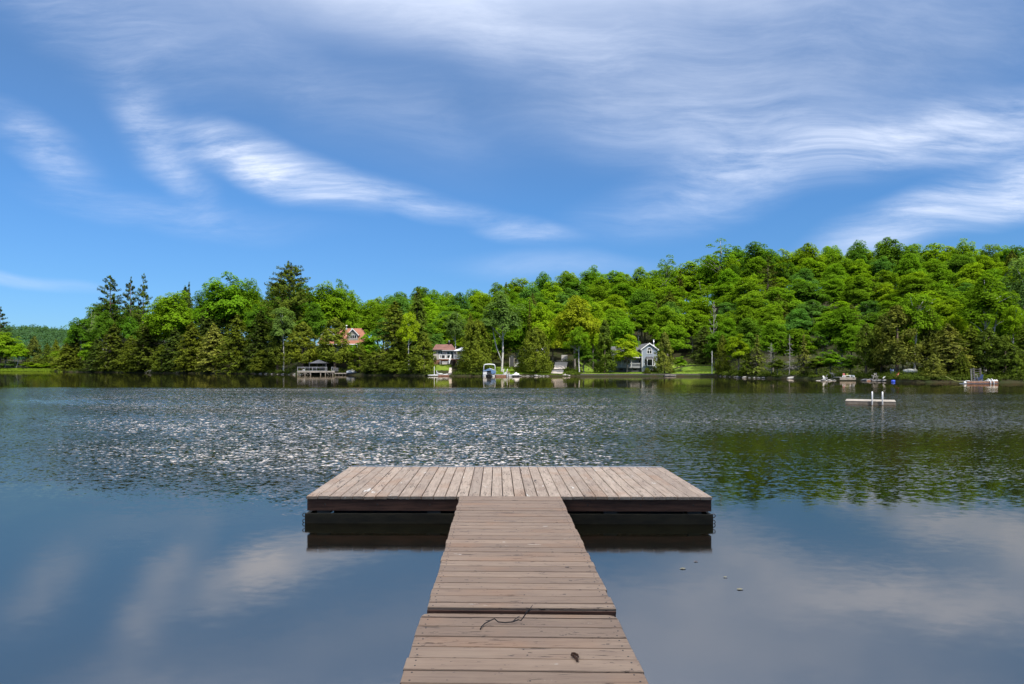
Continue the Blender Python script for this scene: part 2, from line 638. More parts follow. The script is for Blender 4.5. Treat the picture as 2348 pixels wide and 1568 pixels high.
# open water with wind on it: from the lee of the near bank to the calm belt below the far trees
near = t.rng(pyw, 8.2, 13.0)
farv = t.rng(t.math('ADD', py, t.math('MULTIPLY', wob, 6.0)), 58.0, 66.0, 1.0, 0.0)
bear = t.math('DIVIDE', px, t.math('ADD', py, 0.1))
lee = t.rng(t.math('ADD', bear, t.math('MULTIPLY', wob, 0.25)), -0.74, -0.56, 0.28, 1.0)
band = t.math('MULTIPLY', t.rng(py, 17.0, 24.0), t.rng(py, 42.0, 56.0, 1.0, 0.0))
rightside = t.math('SUBTRACT', 1.0, t.math('MULTIPLY', t.rng(bear, 0.0, 0.34), t.math('SUBTRACT', 0.86, t.math('MULTIPLY', band, 0.46))))
amp = t.math('MULTIPLY', t.math('MULTIPLY', near, farv), t.math('MULTIPLY', lee, rightside))
gust = t.rng(t.noise(t.mapping(pos, scl=(0.03, 0.12, 1)), 1.0, 4, 0.6), 0.3, 0.7, 0.55, 1.15)
amp = t.math('MULTIPLY', amp, gust)
nA_ = t.noise(t.mapping(pos, rot=(0, 0, R(10)), scl=(0.85, 1.3, 1)), 6.5, 2, 0.55, 0.3, col=True)
nB_ = t.noise(t.mapping(pos, loc=(11, 5, 0), rot=(0, 0, R(-22)), scl=(0.9, 1.4, 1)), 17.0, 2, 0.5, 0.0, col=True)
nS_ = t.noise(t.mapping(pos, loc=(3, 9, 0), scl=(0.5, 0.9, 1)), 0.7, 2, 0.5, 0.0, col=True)
half = (0.5, 0.5, 0.5)
w1 = t.scale(t.vmath('SUBTRACT', nA_, half), t.math('MULTIPLY', amp, 0.80))
w2 = t.scale(t.vmath('SUBTRACT', nB_, half), t.math('MULTIPLY', amp, 1.55))
w3 = t.scale(t.vmath('SUBTRACT', nS_, half), t.math('ADD', t.math('MULTIPLY', amp, 0.05), 0.008))
w4 = t.scale(t.vmath('SUBTRACT', nA_, half), 0.020)
wsum = t.vmath('ADD', t.vmath('ADD', w1, w2), t.vmath('ADD', w3, w4))
nrm = t.vmath('NORMALIZE', t.vmath('ADD', t.vmath('MULTIPLY', wsum, (0.7, 1.0, 0.0)), g.outputs['Normal']))
fr = t.node('ShaderNodeFresnel')
fr.inputs['IOR'].default_value = 9.0
t.l.new(nrm, fr.inputs['Normal'])
gl = t.node('ShaderNodeBsdfGlossy')
t.put(gl.inputs['Roughness'], t.rng(py, 6.5, 11.0, 0.085, 0.028))
f2 = t.math('MULTIPLY', fr.outputs[0], fr.outputs[0])
t.put(gl.inputs['Color'], t.mix(f2, (1.0, 0.785, 0.57), (1.0, 0.96, 0.91)))
t.l.new(nrm, gl.inputs['Normal'])
df = t.node('ShaderNodeBsdfDiffuse')
df.inputs['Color'].default_value = (0.006, 0.007, 0.004, 1)
mx = t.node('ShaderNodeMixShader')
t.l.new(fr.outputs[0], mx.inputs[0])
t.l.new(df.outputs[0], mx.inputs[1])
t.l.new(gl.outputs[0], mx.inputs[2])
t.l.new(mx.outputs[0], [n for n in t.n if n.type == 'OUTPUT_MATERIAL'][0].inputs[0])

# ground ----------------------------------------------------------------
m, t, p = mat('forest_floor')
g = t.node('ShaderNodeNewGeometry')
n = t.noise(g.outputs['Position'], 0.5, 6, 0.65)
n2 = t.noise(g.outputs['Position'], 4.0, 5, 0.65)
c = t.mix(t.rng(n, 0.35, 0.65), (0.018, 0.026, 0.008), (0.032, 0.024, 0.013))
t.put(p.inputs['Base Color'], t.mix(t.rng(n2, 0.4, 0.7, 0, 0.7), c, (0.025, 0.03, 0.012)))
p.inputs['Roughness'].default_value = 1.0
p.inputs['Specular IOR Level'].default_value = 0.1
m, t, p = mat('lawn_grass')
g = t.node('ShaderNodeNewGeometry')
n = t.noise(g.outputs['Position'], 0.35, 5, 0.6)
n2 = t.noise(g.outputs['Position'], 5.0, 5, 0.7)
c = t.mix(t.rng(n, 0.35, 0.65), (0.085, 0.15, 0.014), (0.15, 0.20, 0.025))
t.put(p.inputs['Base Color'], t.mix(t.rng(n2, 0.35, 0.7, 0, 0.5), c, (0.05, 0.09, 0.01)))
p.inputs['Roughness'].default_value = 1.0
p.inputs['Specular IOR Level'].default_value = 0.1
m, t, p = mat('wooded_hill')
g = t.node('ShaderNodeNewGeometry')
v = t.node('ShaderNodeTexVoronoi')
v.inputs['Scale'].default_value = 0.13
t.l.new(g.outputs['Position'], v.inputs['Vector'])
n = t.noise(g.outputs['Position'], 0.02, 4, 0.6)
c = t.mix(t.rng(n, 0.35, 0.65), (0.035, 0.075, 0.04), (0.055, 0.10, 0.045))
t.put(p.inputs['Base Color'], t.mix(0.4, c, t.vmath('MULTIPLY', v.outputs['Color'], (0.06, 0.12, 0.05))))
p.inputs['Roughness'].default_value = 1.0
p.inputs['Specular IOR Level'].default_value = 0.0

# ------------------------------------------------------------------ land form
SHORE = [(-2500, 310), (-300, 312), (0, 312), (128, 305), (146, 268), (400, 218), (575, 196), (690, 166), (800, 163), (900, 156), (980, 147), (1110, 142),
         (1260, 142), (1420, 144), (1640, 143), (1700, 122), (1800, 112), (1880, 105), (2000, 94), (2100, 84), (2347, 80), (2700, 76), (4200, 70)]
SKYLINE = [(-300, 720), (0, 730), (130, 735), (180, 720), (230, 650), (330, 650), (400, 657), (470, 648), (520, 622), (570, 638), (660, 632), (750, 645), (800, 658), (830, 672), (870, 664),
           (900, 657), (980, 645), (1040, 656), (1080, 652), (1160, 634), (1250, 620), (1320, 607), (1400, 608), (1500, 605), (1600, 592), (1650, 565), (1700, 560), (1740, 558),
           (1790, 562), (1900, 553), (2040, 548), (2100, 550), (2200, 547), (2347, 549), (2700, 552), (4200, 560)]
BACK = [(-2500, 60), (128, 60), (300, 60), (600, 62), (900, 78), (1100, 95), (1400, 108), (1640, 112), (1900, 140), (2347, 150), (4200, 150)]   # shore to ridge
RISE0 = [(-2500, 10), (600, 8), (900, 20), (1100, 24), (1300, 26), (1640, 22), (1760, 10), (2347, 8), (4200, 8)]
TREEH = [(-2500, 20), (130, 22), (600, 24), (830, 21), (1000, 20), (4200, 20)]
PADS = []   # (x, y, radius, z) levelled places


def ground(x, y):
    if y < 40:
        return -1.2
    u = U0 + F * x / y
    ys = interp(SHORE, u)
    d = y - ys
    if d < -6:
        return -1.2
    if d < 0:
        return -0.25 + d * 0.15
    bank = 0.25 + 0.30 * min(d / 1.2, 1.0)
    yr = ys + interp(BACK, u)
    zr = max(Z(interp(SKYLINE, u), yr) - interp(TREEH, u), 1.0)
    d0 = interp(RISE0, u)
    q = (d - d0) / max(yr - ys - d0, 1)
    q = min(max(q, 0.0), 1.0)
    q = 0.75 * q + 0.25 * (q * q * (3 - 2 * q))
    flat = 0.03 * min(d, d0)
    z = bank + flat + (zr - bank - flat) * q
    for (pxx, pyy, pr, pz_) in PADS:
        e = math.hypot(x - pxx, y - pyy) / pr
        if e < 1.6:
            k = 1.0 if e < 0.8 else 1 - (e - 0.8) / 0.8
            k = k * k * (3 - 2 * k) * min(max((d - 3.0) / 5.0, 0.0), 1.0)
            z = z * (1 - k) + pz_ * k
    return z


YG, YC, YO = 150.0, 152.0, 186.0
PADS += [(U(1005, 153), 156, 6, 2.4), (U(1050, 153), 157, 7, 2.6), (U(1475, 152), 157, 10, 0.75), (U(1435, 152), 158, 10, 0.8), (U(800, 186), 190, 12, 6.2),
         (U(1600, 168), 172, 9, 2.6), (U(1230, 168), 170, 9, 2.2), (U(1290, 160), 166, 6, 3.4), (U(1283, 152), 153, 4, 1.5)]


def sheet(name, uvals, dvals, matname, lift=0.0, zfun=None):
    """a land sheet laid over the ground form"""
    vs, fs = [], []
    nd = len(dvals)
    for u in uvals:
        ys = interp(SHORE, u)
        for d in dvals:
            y = ys + d
            x = U(u, y)
            vs.append((x, y, ground(x, y) + lift))
    for i in range(len(uvals) - 1):
        for j in range(nd - 1):
            a = i * nd + j
            fs.append((a, a + nd, a + nd + 1, a + 1))
    me = bpy.data.meshes.new(name)
    me.from_pydata(vs, [], fs)
    me.materials.append(M[matname])
    me.polygons.foreach_set('use_smooth', [True] * len(fs))
    o = bpy.data.objects.new(name, me)
    COL.objects.link(o)
    return o


us = list(range(-1600, -200, 100)) + list(range(-200, 2600, 12)) + list(range(2600, 4300, 100))
ds = [-30, -8, -5, -3, -1.5, -0.3, 0, 0.6, 1.2, 2, 3, 4.5, 6, 8, 10, 12, 14, 16, 18, 20, 22, 24, 26, 28, 30, 33, 36, 40, 44, 48, 52, 57, 62, 68, 75, 83, 92, 102, 112, 125, 140, 155, 175, 200, 240, 300, 400, 560, 800, 1200, 2000, 3500]
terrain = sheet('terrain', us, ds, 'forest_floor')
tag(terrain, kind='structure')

# the lake: a flat sheet round a patch of open water modelled with small wind waves
B0, B1, YN, YF = -0.92, 0.98, 7.6, 68.0
ys_ = [YN]
while ys_[-1] < YF:
    ys_.append(ys_[-1] + max(0.045, 0.0022 * ys_[-1]))
ys_[-1] = YF
ys_ = np.array(ys_)
bs_ = np.linspace(B0, B1, 1300)
YY, BB = np.meshgrid(ys_, bs_, indexing='ij')
XX = YY * BB
wr = np.random.RandomState(12)
waves = []
for i in range(90):
    lam = 0.15 * (3.4 ** (wr.rand() ** 1.3))
    ang = wr.normal() * 0.46 + 0.10
    waves.append((2 * math.pi / lam * math.sin(ang), 2 * math.pi / lam * math.cos(ang), wr.uniform(0, 6.28), 2 * math.pi / lam))


def sstep(x, a, b):
    t_ = np.clip((x - a) / (b - a), 0, 1)
    return t_ * t_ * (3 - 2 * t_)


low = np.zeros_like(XX)       # slow wandering of the wind patches
for i in range(14):
    k1, k2 = wr.normal() * 0.12, wr.normal() * 0.22
    low += np.sin(k1 * XX + k2 * YY + wr.uniform(0, 6.28))
low /= 14 ** 0.5
gust_ = np.zeros_like(XX)
for i in range(10):
    gust_ += np.sin(wr.normal() * 0.05 * XX + wr.uniform(0.15, 0.9) * YY + wr.uniform(0, 6.28))
gust_ = np.clip(0.86 + 0.22 * gust_ / 10 ** 0.5 * 1.4, 0.35, 1.25)
A = sstep(YY * (1 + 0.07 * low), 8.6, 13.0) * (1 - sstep(YY + 0.5 * low, 60.0, 66.5))
A *= 0.22 + 0.78 * sstep(BB + 0.05 * low, -0.74, -0.54)
A *= 1.0 - sstep(BB + 0.03 * low, -0.02, 0.34) * (0.86 - 0.46 * sstep(YY + 1.5 * low, 17.0, 24.0) * (1 - sstep(YY, 42.0, 56.0)))
A *= gust_ * np.minimum(sstep(BB, B0, B0 + 0.08), 1 - sstep(BB, B1 - 0.06, B1)) * sstep(YY, YN, YN + 0.6)
HH = np.zeros_like(XX)
for (kx, ky, ph, k) in waves:
    HH += np.sin(kx * XX + ky * YY + ph) * (1.0 / k)
SLOPE = 0.12
HH *= SLOPE * (2.0 / len(waves)) ** 0.5
HH = HH * A
nr, nc = XX.shape
V_ = np.stack([XX, YY, HH], axis=-1).reshape(-1, 3).astype(np.float32)
ii = np.arange(nr - 1)[:, None] * nc + np.arange(nc - 1)[None, :]
Q_ = np.stack([ii, ii + 1, ii + nc + 1, ii + nc], axis=-1).reshape(-1, 4)
ring = np.array([(B0 * YN, YN, 0), (B1 * YN, YN, 0), (B1 * YF, YF, 0), (B0 * YF, YF, 0), (-4000, -60, 0), (4000, -60, 0), (4000, 4000, 0), (-4000, 4000, 0)], dtype=np.float32)
n0 = len(V_)
V_ = np.concatenate([V_, ring])
Q_ = np.concatenate([Q_, n0 + np.array([(4, 5, 1, 0), (5, 6, 2, 1), (6, 7, 3, 2), (7, 4, 0, 3)])])
me = bpy.data.meshes.new('water')
me.vertices.add(len(V_))
me.vertices.foreach_set('co', V_.reshape(-1))
me.loops.add(len(Q_) * 4)
me.loops.foreach_set('vertex_index', Q_.reshape(-1).astype(np.int32))
me.polygons.add(len(Q_))
me.polygons.foreach_set('loop_start', np.arange(0, len(Q_) * 4, 4, dtype=np.int32))
me.polygons.foreach_set('loop_total', np.full(len(Q_), 4, dtype=np.int32))
me.polygons.foreach_set('use_smooth', np.ones(len(Q_), dtype=bool))
me.materials.append(M['lake_water'])
me.update()
water = bpy.data.objects.new('water', me)
COL.objects.link(water)
tag(water, kind='structure')

# the bank behind the camera
bk = MB()
rng = random.Random(3)
gx_ = [-90, -60, -40, -25, -15, -9, -5, -2, 0, 2, 5, 9, 15, 25, 40, 60, 90]
gy_ = [-0.6, -1.4, -2.5, -4, -7, -12, -20, -40, -90]
grid = [[(x, y + 0.25 * math.sin(x * 0.35), (-0.5, 0.02, 0.30, 0.6, 1.0, 1.6, 2.4, 4.0, 8.0)[j] + rng.uniform(-0.05, 0.05)) for x in gx_] for j, y in enumerate(gy_)]
bk.loft(grid, closed=False, cap=False)
bank = bk.build('lake_bank', M['forest_floor'], smooth=True)
tag(bank, kind='structure')

# far blue-green hill beyond the inlet
hl = MB()
rows = []
rng = random.Random(8)
for j, (yy_, k) in enumerate(((900, 0.0), (960, 0.45), (1020, 0.75), (1080, 0.93), (1150, 1.0), (1300, 1.0), (1600, 0.9))):
    row = []
    for i in range(0, 61):
        u = -700 + i * 25
        top = interp([(-700, 760), (-100, 752), (50, 750), (110, 752), (150, 756), (300, 768), (800, 790)], u)
        zt = Z(top, 1150) - 6
        row.append((U(u, yy_), yy_, zt * k + rng.uniform(-1.5, 1.5) * k))
    rows.append(row)
hl.loft(rows, closed=False, cap=False)
hill = hl.build('hills', M['wooded_hill'], smooth=True)
tag(hill, kind='structure')

# ------------------------------------------------------------------ lawns, path, seawall
tag(sheet('lawn', range(1128, 1262, 6), [0.7, 1.2, 2, 3, 4.5, 6, 8, 10, 12, 14, 16, 19, 22, 25], 'lawn_grass', 0.03), kind='structure')
tag(sheet('lawn', range(1322, 1648, 6), [0.5, 1.2, 2, 3, 4.5, 6, 8, 10, 12, 14, 16, 19, 22, 25, 28, 32, 36], 'lawn_grass', 0.03), kind='structure')
tag(sheet('lawn', range(985, 1040, 5), [4, 5, 6, 7, 8, 9, 10, 11, 12], 'lawn_grass', 0.03), kind='structure')


def strip(name, left, right, matname, lift):
    """a sheet between two polylines of (x, y), laid on the ground"""
    vs, fs = [], []
    for (a, b) in zip(left, right):
        for k in range(5):
            x = a[0] + (b[0] - a[0]) * k / 4
            y = a[1] + (b[1] - a[1]) * k / 4
            vs.append((x, y, ground(x, y) + lift))
    for i in range(len(left) - 1):
        for k in range(4):
            q = i * 5 + k
            fs.append((q, q + 1, q + 6, q + 5))
    me = bpy.data.meshes.new(name)
    me.from_pydata(vs, [], fs)
    me.materials.append(M[matname])
    o = bpy.data.objects.new(name, me)
    COL.objects.link(o)
    return o


dl = [(1262, 143.2), (1264, 146), (1266, 149), (1268, 152), (1270, 156), (1272, 160), (1276, 165), (1282, 171), (1288, 178)]
dr = [(1290, 143.2), (1291, 146), (1292, 149), (1293, 152), (1298, 156), (1301, 160), (1302, 165), (1303, 171), (1303, 178)]
tag(strip('path', [(U(u, y), y) for u, y in dl], [(U(u, y), y) for u, y in dr], 'gravel', 0.07), kind='structure')

sw = MB()
for u in range(1330, 1640, 10):
    y0, y1 = interp(SHORE, u) + 0.25, interp(SHORE, u + 10) + 0.25
    sw.bar((U(u, y0), y0, 0.28), (U(u + 10, y1), y1, 0.28), 0.5, 0.3)
o = sw.build('retaining_wall', M['dark_wood'])
tag(o, 'low dark timber retaining wall along the lawn of the grey house', 'retaining wall')

# ------------------------------------------------------------------ tree kinds


def quads_mesh(name, P, N, S, rs, aspect=0.62, extra=None):
    """leaf-sized diamonds at points P facing N with half-length S"""
    P = np.asarray(P)
    N = np.asarray(N)
    N = N / np.maximum(np.linalg.norm(N, axis=1, keepdims=True), 1e-6)
    n = len(P)
    T = rs.normal(size=(n, 3))
    T -= N * np.sum(T * N, axis=1, keepdims=True)
    T /= np.maximum(np.linalg.norm(T, axis=1, keepdims=True), 1e-6)
    B = np.cross(N, T)
    S = np.asarray(S)[:, None]
    V = np.empty((n, 4, 3))
    V[:, 0] = P + T * S
    V[:, 1] = P + B * S * aspect - N * S * 0.15
    V[:, 2] = P - T * S
    V[:, 3] = P - B * S * aspect - N * S * 0.15
    me = bpy.data.meshes.new(name)
    me.vertices.add(n * 4)
    me.vertices.foreach_set('co', V.reshape(-1).astype(np.float32))
    me.loops.add(n * 4)
    me.loops.foreach_set('vertex_index', np.arange(n * 4, dtype=np.int32))
    me.polygons.add(n)
    me.polygons.foreach_set('loop_start', np.arange(0, n * 4, 4, dtype=np.int32))
    me.polygons.foreach_set('loop_total', np.full(n, 4, dtype=np.int32))
    me.update()
    return me


def unit(rs, n):
    v = rs.normal(size=(n, 3))
    return v / np.linalg.norm(v, axis=1, keepdims=True)


def limb_mesh(name, limbs, matname, n=6):
    mb = MB()
    for pts, rad in limbs:
        mb.tube(pts, rad, n)
    me = bpy.data.meshes.new(name)
    me.from_pydata(mb.v, [], mb.f)
    me.materials.append(M[matname])
    me.polygons.foreach_set('use_smooth', [True] * len(me.polygons))
    return me


def make_broadleaf(seed, H=16.0, Rr=5.0, base=0.28, clumps=46, per=120, leaf=0.30, bark='grey_bark', open_=0.0, flat=0.62, trunk_r=0.24, twin=False, layer=1.0):
    """rounded crown of leaf clumps with gaps between; H tall, Rr crown radius"""
    rs = np.random.RandomState(seed)
    cz, a = H * (base + 1) / 2, H * (1 - base) / 2
    C, r = [], []
    tries = 0
    while len(C) < clumps and tries < 14000:
        tries += 1
        d = unit(rs, 1)[0]
        if d[2] < -0.55:
            continue
        f = rs.uniform(0.45, 0.90) if rs.rand() < 0.75 else rs.uniform(0.1, 0.5)
        th_ = math.atan2(d[1], d[0])
        lump = 1 + (0.20 * math.sin(3 * th_ + seed) + 0.22 * math.sin(2 * th_ + 2.3 * seed + 2 * d[2])) * (1 - 0.6 * abs(d[2])) + 0.14 * math.sin(7 * d[2] + seed)
        if rs.rand() < 0.10:
            lump *= 1.2
        egg = 1.0 - 0.22 * max(d[2], 0)
        c = np.array([d[0] * Rr * f * lump * egg, d[1] * Rr * f * lump * egg, cz + d[2] * a * f])
        rr = Rr * rs.uniform(0.17, 0.32)
        if all(np.linalg.norm((c - c2) * (1, 1, 1.5)) > (rr + r2) * (0.30 + open_ * 0.42) for c2, r2 in zip(C, r)):
            C.append(c)
            r.append(rr)
    P, N, S = [], [], []
    for c, rr in zip(C, r):
        k = int(per * (rr / (Rr * 0.28)) ** 1.6)
        d = unit(rs, k)
        d[:, 2] = np.where(d[:, 2] < -0.35, -d[:, 2], d[:, 2])
        rad = rr * rs.uniform(0.45, 1.0, (k, 1)) ** 0.5
        # drooping rim: clump like a cap
        pts = c + d * rad * np.array([1.0, 1.0, flat])
        pts[:, 2] -= 0.18 * rr * (np.hypot(d[:, 0], d[:, 1]) ** 2) * layer
        P.append(pts)
        out_ = c - np.array([0, 0, cz - 0.2 * a])
        out_ = out_ / max(np.linalg.norm(out_), 0.1)
        N.append(d * 0.5 + np.array([0, 0, 0.65]) + out_ * 0.75 + rs.normal(size=(k, 3)) * 0.42)
        S.append(leaf * rs.uniform(0.6, 1.25, k))
    cm = quads_mesh('crown', np.concatenate(P), np.concatenate(N), np.concatenate(S), rs)
    cm.materials.append(M['broad_leaves'])
    limbs = []
    top = Vector((rs.uniform(-.3, .3), rs.uniform(-.3, .3), H * 0.72))
    trunk = [Vector((0, 0, -0.6)), Vector((0, 0, 0.25)), Vector((rs.uniform(-.2, .2), rs.uniform(-.2, .2), H * 0.25)), Vector((rs.uniform(-.35, .35), rs.uniform(-.3, .3), H * 0.48)), top]
    limbs.append((trunk, [trunk_r * 1.5, trunk_r * 1.1, trunk_r * 0.85, trunk_r * 0.6, trunk_r * 0.2]))
    if twin:
        t2 = [Vector((0.1, 0, H * 0.10)), Vector((-0.8, 0.1, H * 0.30)), Vector((-1.3, 0.2, H * 0.5)), Vector((-1.6, 0.2, H * 0.68))]
        limbs.append((t2, [trunk_r * 0.75, trunk_r * 0.65, trunk_r * 0.45, trunk_r * 0.15]))
    for i in rs.permutation(len(C))[:13]:
        c = Vector(C[i])
        z0 = min(max(c.z - 0.55 * math.hypot(c.x, c.y) - 0.8, H * 0.22), H * 0.66)
        s = Vector((0, 0, z0))
        mid = (s + c) * 0.5 + Vector((0, 0, 0.25))
        limbs.append(([s, mid, c], [trunk_r * 0.42, trunk_r * 0.28, trunk_r * 0.08]))
    return cm, limb_mesh('trunk', limbs, bark), H, Rr * 2


def branch_foliage(rs, P, N, S, p0, az, length, lift, droop, wid, n, leaf, start=0.2, up=1.0, thick=0.12):
    """sprays along one conifer branch"""
    s = start + (1 - start) * rs.uniform(0, 1, n) ** 0.8
    e = np.array([math.cos(az), math.sin(az), 0.0])
    side = np.array([-math.sin(az), math.cos(az), 0.0])
    width = wid * length * (1.05 - s) * np.minimum(1, s * 3 + .3)
    q = rs.uniform(-1, 1, n)
    pts = p0 + np.outer(s * length, e) + np.outer(q * width, side)
    pts[:, 2] += lift * s * length - droop * length * s ** 2 - 0.25 * np.abs(q) * width + rs.normal(size=n) * thick
    P.append(pts)
    nn = rs.normal(size=(n, 3)) * 0.38 + np.outer(np.ones(n), np.array([0, 0, up])) + np.outer(s, e) * 0.75
    N.append(nn)
    S.append(leaf * rs.uniform(0.6, 1.3, n) * (1.15 - 0.35 * s))


def make_conifer(seed, H=14.0, Rr=3.0, kind='hemlock', bark='red_bark'):
    rs = np.random.RandomState(seed)
    P, N, S = [], [], []
    limbs = []
    tr = 0.20
    if kind == 'hemlock':
        zs, lev, per, leaf, lift, droop, wid = 0.03, 50, 9, 0.22, 0.10, 0.34, 0.36
        prof = lambda t: (1 - t) ** 0.60 * (0.72 + 0.28 * min(1, t * 5))
    elif kind == 'spruce':
        zs, lev, per, leaf, lift, droop, wid = 0.06, 40, 7, 0.17, -0.05, 0.22, 0.26
        prof = lambda t: (1 - t) ** 0.95
    elif kind == 'sparse':
        zs, lev, per, leaf, lift, droop, wid = 0.10, 30, 5, 0.17, 0.0, 0.25, 0.22
        prof = lambda t: (1 - t) ** 0.85
    else:   # white pine: few broad whorls with upturned plumes
        zs, lev, per, leaf, lift, droop, wid = 0.30, 18, 7, 0.27, 0.18, -0.06, 0.30
        prof = lambda t: (1 - t) ** 0.55 * (0.55 + 0.45 * min(1, t * 2.5))
        tr = 0.30
        if kind == 'broadpine':
            zs, lev, per, kind = 0.16, 34, 10, 'pine'
            prof = lambda t: (1 - t) ** 0.42 * (0.75 + 0.25 * min(1, t * 2.5))
    for i in range(lev):
        t_ = i / (lev - 1.0)
        z = H * (zs + (1 - zs) * (t_ ** 0.95)) * 0.985
        L0 = Rr * prof(t_)
        for k in range(per if t_ < 0.92 else 4):
            az = rs.uniform(0, 2 * math.pi)
            L = max(L0 * rs.uniform(0.62, 1.22) * (1 + 0.18 * math.sin(2 * az + seed)), 0.28)
            if kind == 'pine':
                if rs.rand() < 0.12:
                    continue
                L = max(L0 * rs.uniform(0.45, 1.25), 0.5)
            if kind == 'sparse' and rs.rand() < 0.35:
                L *= 0.6
            p0 = np.array([0, 0, z + rs.normal() * 0.10 * H / lev * 4])
            nn = int((28 if kind != 'pine' else 90) * (0.25 + L / Rr))
            branch_foliage(rs, P, N, S, p0, az, L, lift + rs.normal() * 0.07, droop, wid, nn, leaf, 0.12 if kind != 'pine' else 0.38, 0.85, 0.10 if kind != 'pine' else 0.2)
            if kind in ('pine', 'sparse') or rs.rand() < 0.25:
                e = Vector((math.cos(az), math.sin(az), 0))
                pp = [Vector(p0) + e * (L * s) + Vector((0, 0, lift * s * L - droop * L * s * s - 0.06)) for s in (0, 0.4, 0.8)]
                limbs.append((pp, [0.05, 0.035, 0.012]))
    # leader tuft
    k = 14
    P.append(np.array([0, 0, H * 0.97]) + rs.normal(size=(k, 3)) * np.array([0.08, 0.08, 0.28]))
    N.append(rs.normal(size=(k, 3)) + np.array([0, 0, .4]))
    S.append(np.full(k, leaf * 0.8))
    cm = quads_mesh('crown', np.concatenate(P), np.concatenate(N), np.concatenate(S), rs, 0.45)
    cm.materials.append(M['needle_leaves'])
    limbs.insert(0, ([Vector((0, 0, -0.6)), Vector((0, 0, 0.3)), Vector((rs.uniform(-.1, .1), 0, H * 0.5)), Vector((0, 0, H * 0.985))], [tr * 1.4, tr, tr * 0.6, 0.03]))
    return cm, limb_mesh('trunk', limbs, bark), H, Rr * 2


def make_cedar(seed, H=10.0, Rr=2.4, skirt=0.03, leaf=0.17, nclump=210, per=34, pointy=0.62, bark='red_bark'):
    """dense columnar cedar: upright sprays all over an uneven cone"""
    rs = np.random.RandomState(seed)
    P, N, S = [], [], []
    ph = rs.uniform(0, 6.28, 4)
    for i in range(nclump):
        t_ = rs.uniform(0, 1) ** 1.15
        az = rs.uniform(0, 2 * math.pi)
        prof = (1 - t_) ** pointy * (0.55 + 0.45 * min(1.0, (t_ + 0.05) * 5))
        lump = 1 + 0.16 * math.sin(2 * az + ph[0] + 5 * t_) + 0.13 * math.sin(3 * az + ph[1] - 9 * t_) + 0.10 * math.sin(5 * az + ph[2] + 14 * t_)
        rad = Rr * prof * lump * (rs.uniform(0.66, 1.0) if rs.rand() < 0.8 else rs.uniform(0.2, 0.6))
        z = H * (skirt + (1 - skirt) * t_) * 0.97
        c = np.array([rad * math.cos(az), rad * math.sin(az), z])
        cr = Rr * (0.12 + 0.14 * (1 - t_)) * rs.uniform(0.8, 1.3)
        d = unit(rs, per)
        pts = c + d * cr * rs.uniform(0.4, 1, (per, 1)) * np.array([0.85, 0.85, 1.15])
        pts[:, 2] += 0.35 * cr
        P.append(pts)
        e = np.array([math.cos(az), math.sin(az), 0.55])
        N.append(d * 0.55 + e * 0.75 + rs.normal(size=(per, 3)) * 0.5)
        S.append(leaf * rs.uniform(0.6, 1.3, per))
    k = 40
    P.append(np.array([0, 0, H * 0.95]) + rs.normal(size=(k, 3)) * np.array([0.12, 0.12, 0.35]))
    N.append(rs.normal(size=(k, 3)) + np.array([0, 0, .3]))
    S.append(np.full(k, leaf * 0.85))
    cm = quads_mesh('crown', np.concatenate(P), np.concatenate(N), np.concatenate(S), rs, 0.5)
    cm.materials.append(M['needle_leaves'])
    limbs = [([Vector((0, 0, -0.6)), Vector((0, 0, 0.2)), Vector((rs.uniform(-.1, .1), 0, H * 0.5)), Vector((0, 0, H * 0.95))], [0.30, 0.20, 0.12, 0.02])]
    return cm, limb_mesh('trunk', limbs, bark), H, Rr * 2


def make_dead(seed, H=10.0, Rr=2.0, n=46, up=0.25):
    rs = np.random.RandomState(seed)
    limbs = [([Vector((0, 0, -0.5)), Vector((0, 0, 0.3)), Vector((0.15, 0, H * 0.5)), Vector((0.05, 0, H))], [0.17, 0.13, 0.08, 0.015])]
    for i in range(n):
        t_ = rs.uniform(0.12, 0.97)
        az = rs.uniform(0, 6.28)
        L = Rr * (1 - t_) ** 0.6 * rs.uniform(0.5, 1.15)
        e = Vector((math.cos(az), math.sin(az), 0))
        s = Vector((0.1, 0, H * t_))
        tip = s + e * L + Vector((0, 0, up * L))
        mid = s + e * L * 0.5 + Vector((0, 0, up * L * 0.2))
        limbs.append(([s, mid, tip], [0.045, 0.032, 0.012]))
        for k in range(3):
            b = s.lerp(tip, rs.uniform(0.4, 0.95))
            q = b + Vector(rs.normal(size=3)) * L * 0.22
            limbs.append(([b, q], [0.02, 0.008]))
    return limb_mesh('trunk', limbs, 'dead_wood', 5), H, Rr * 2


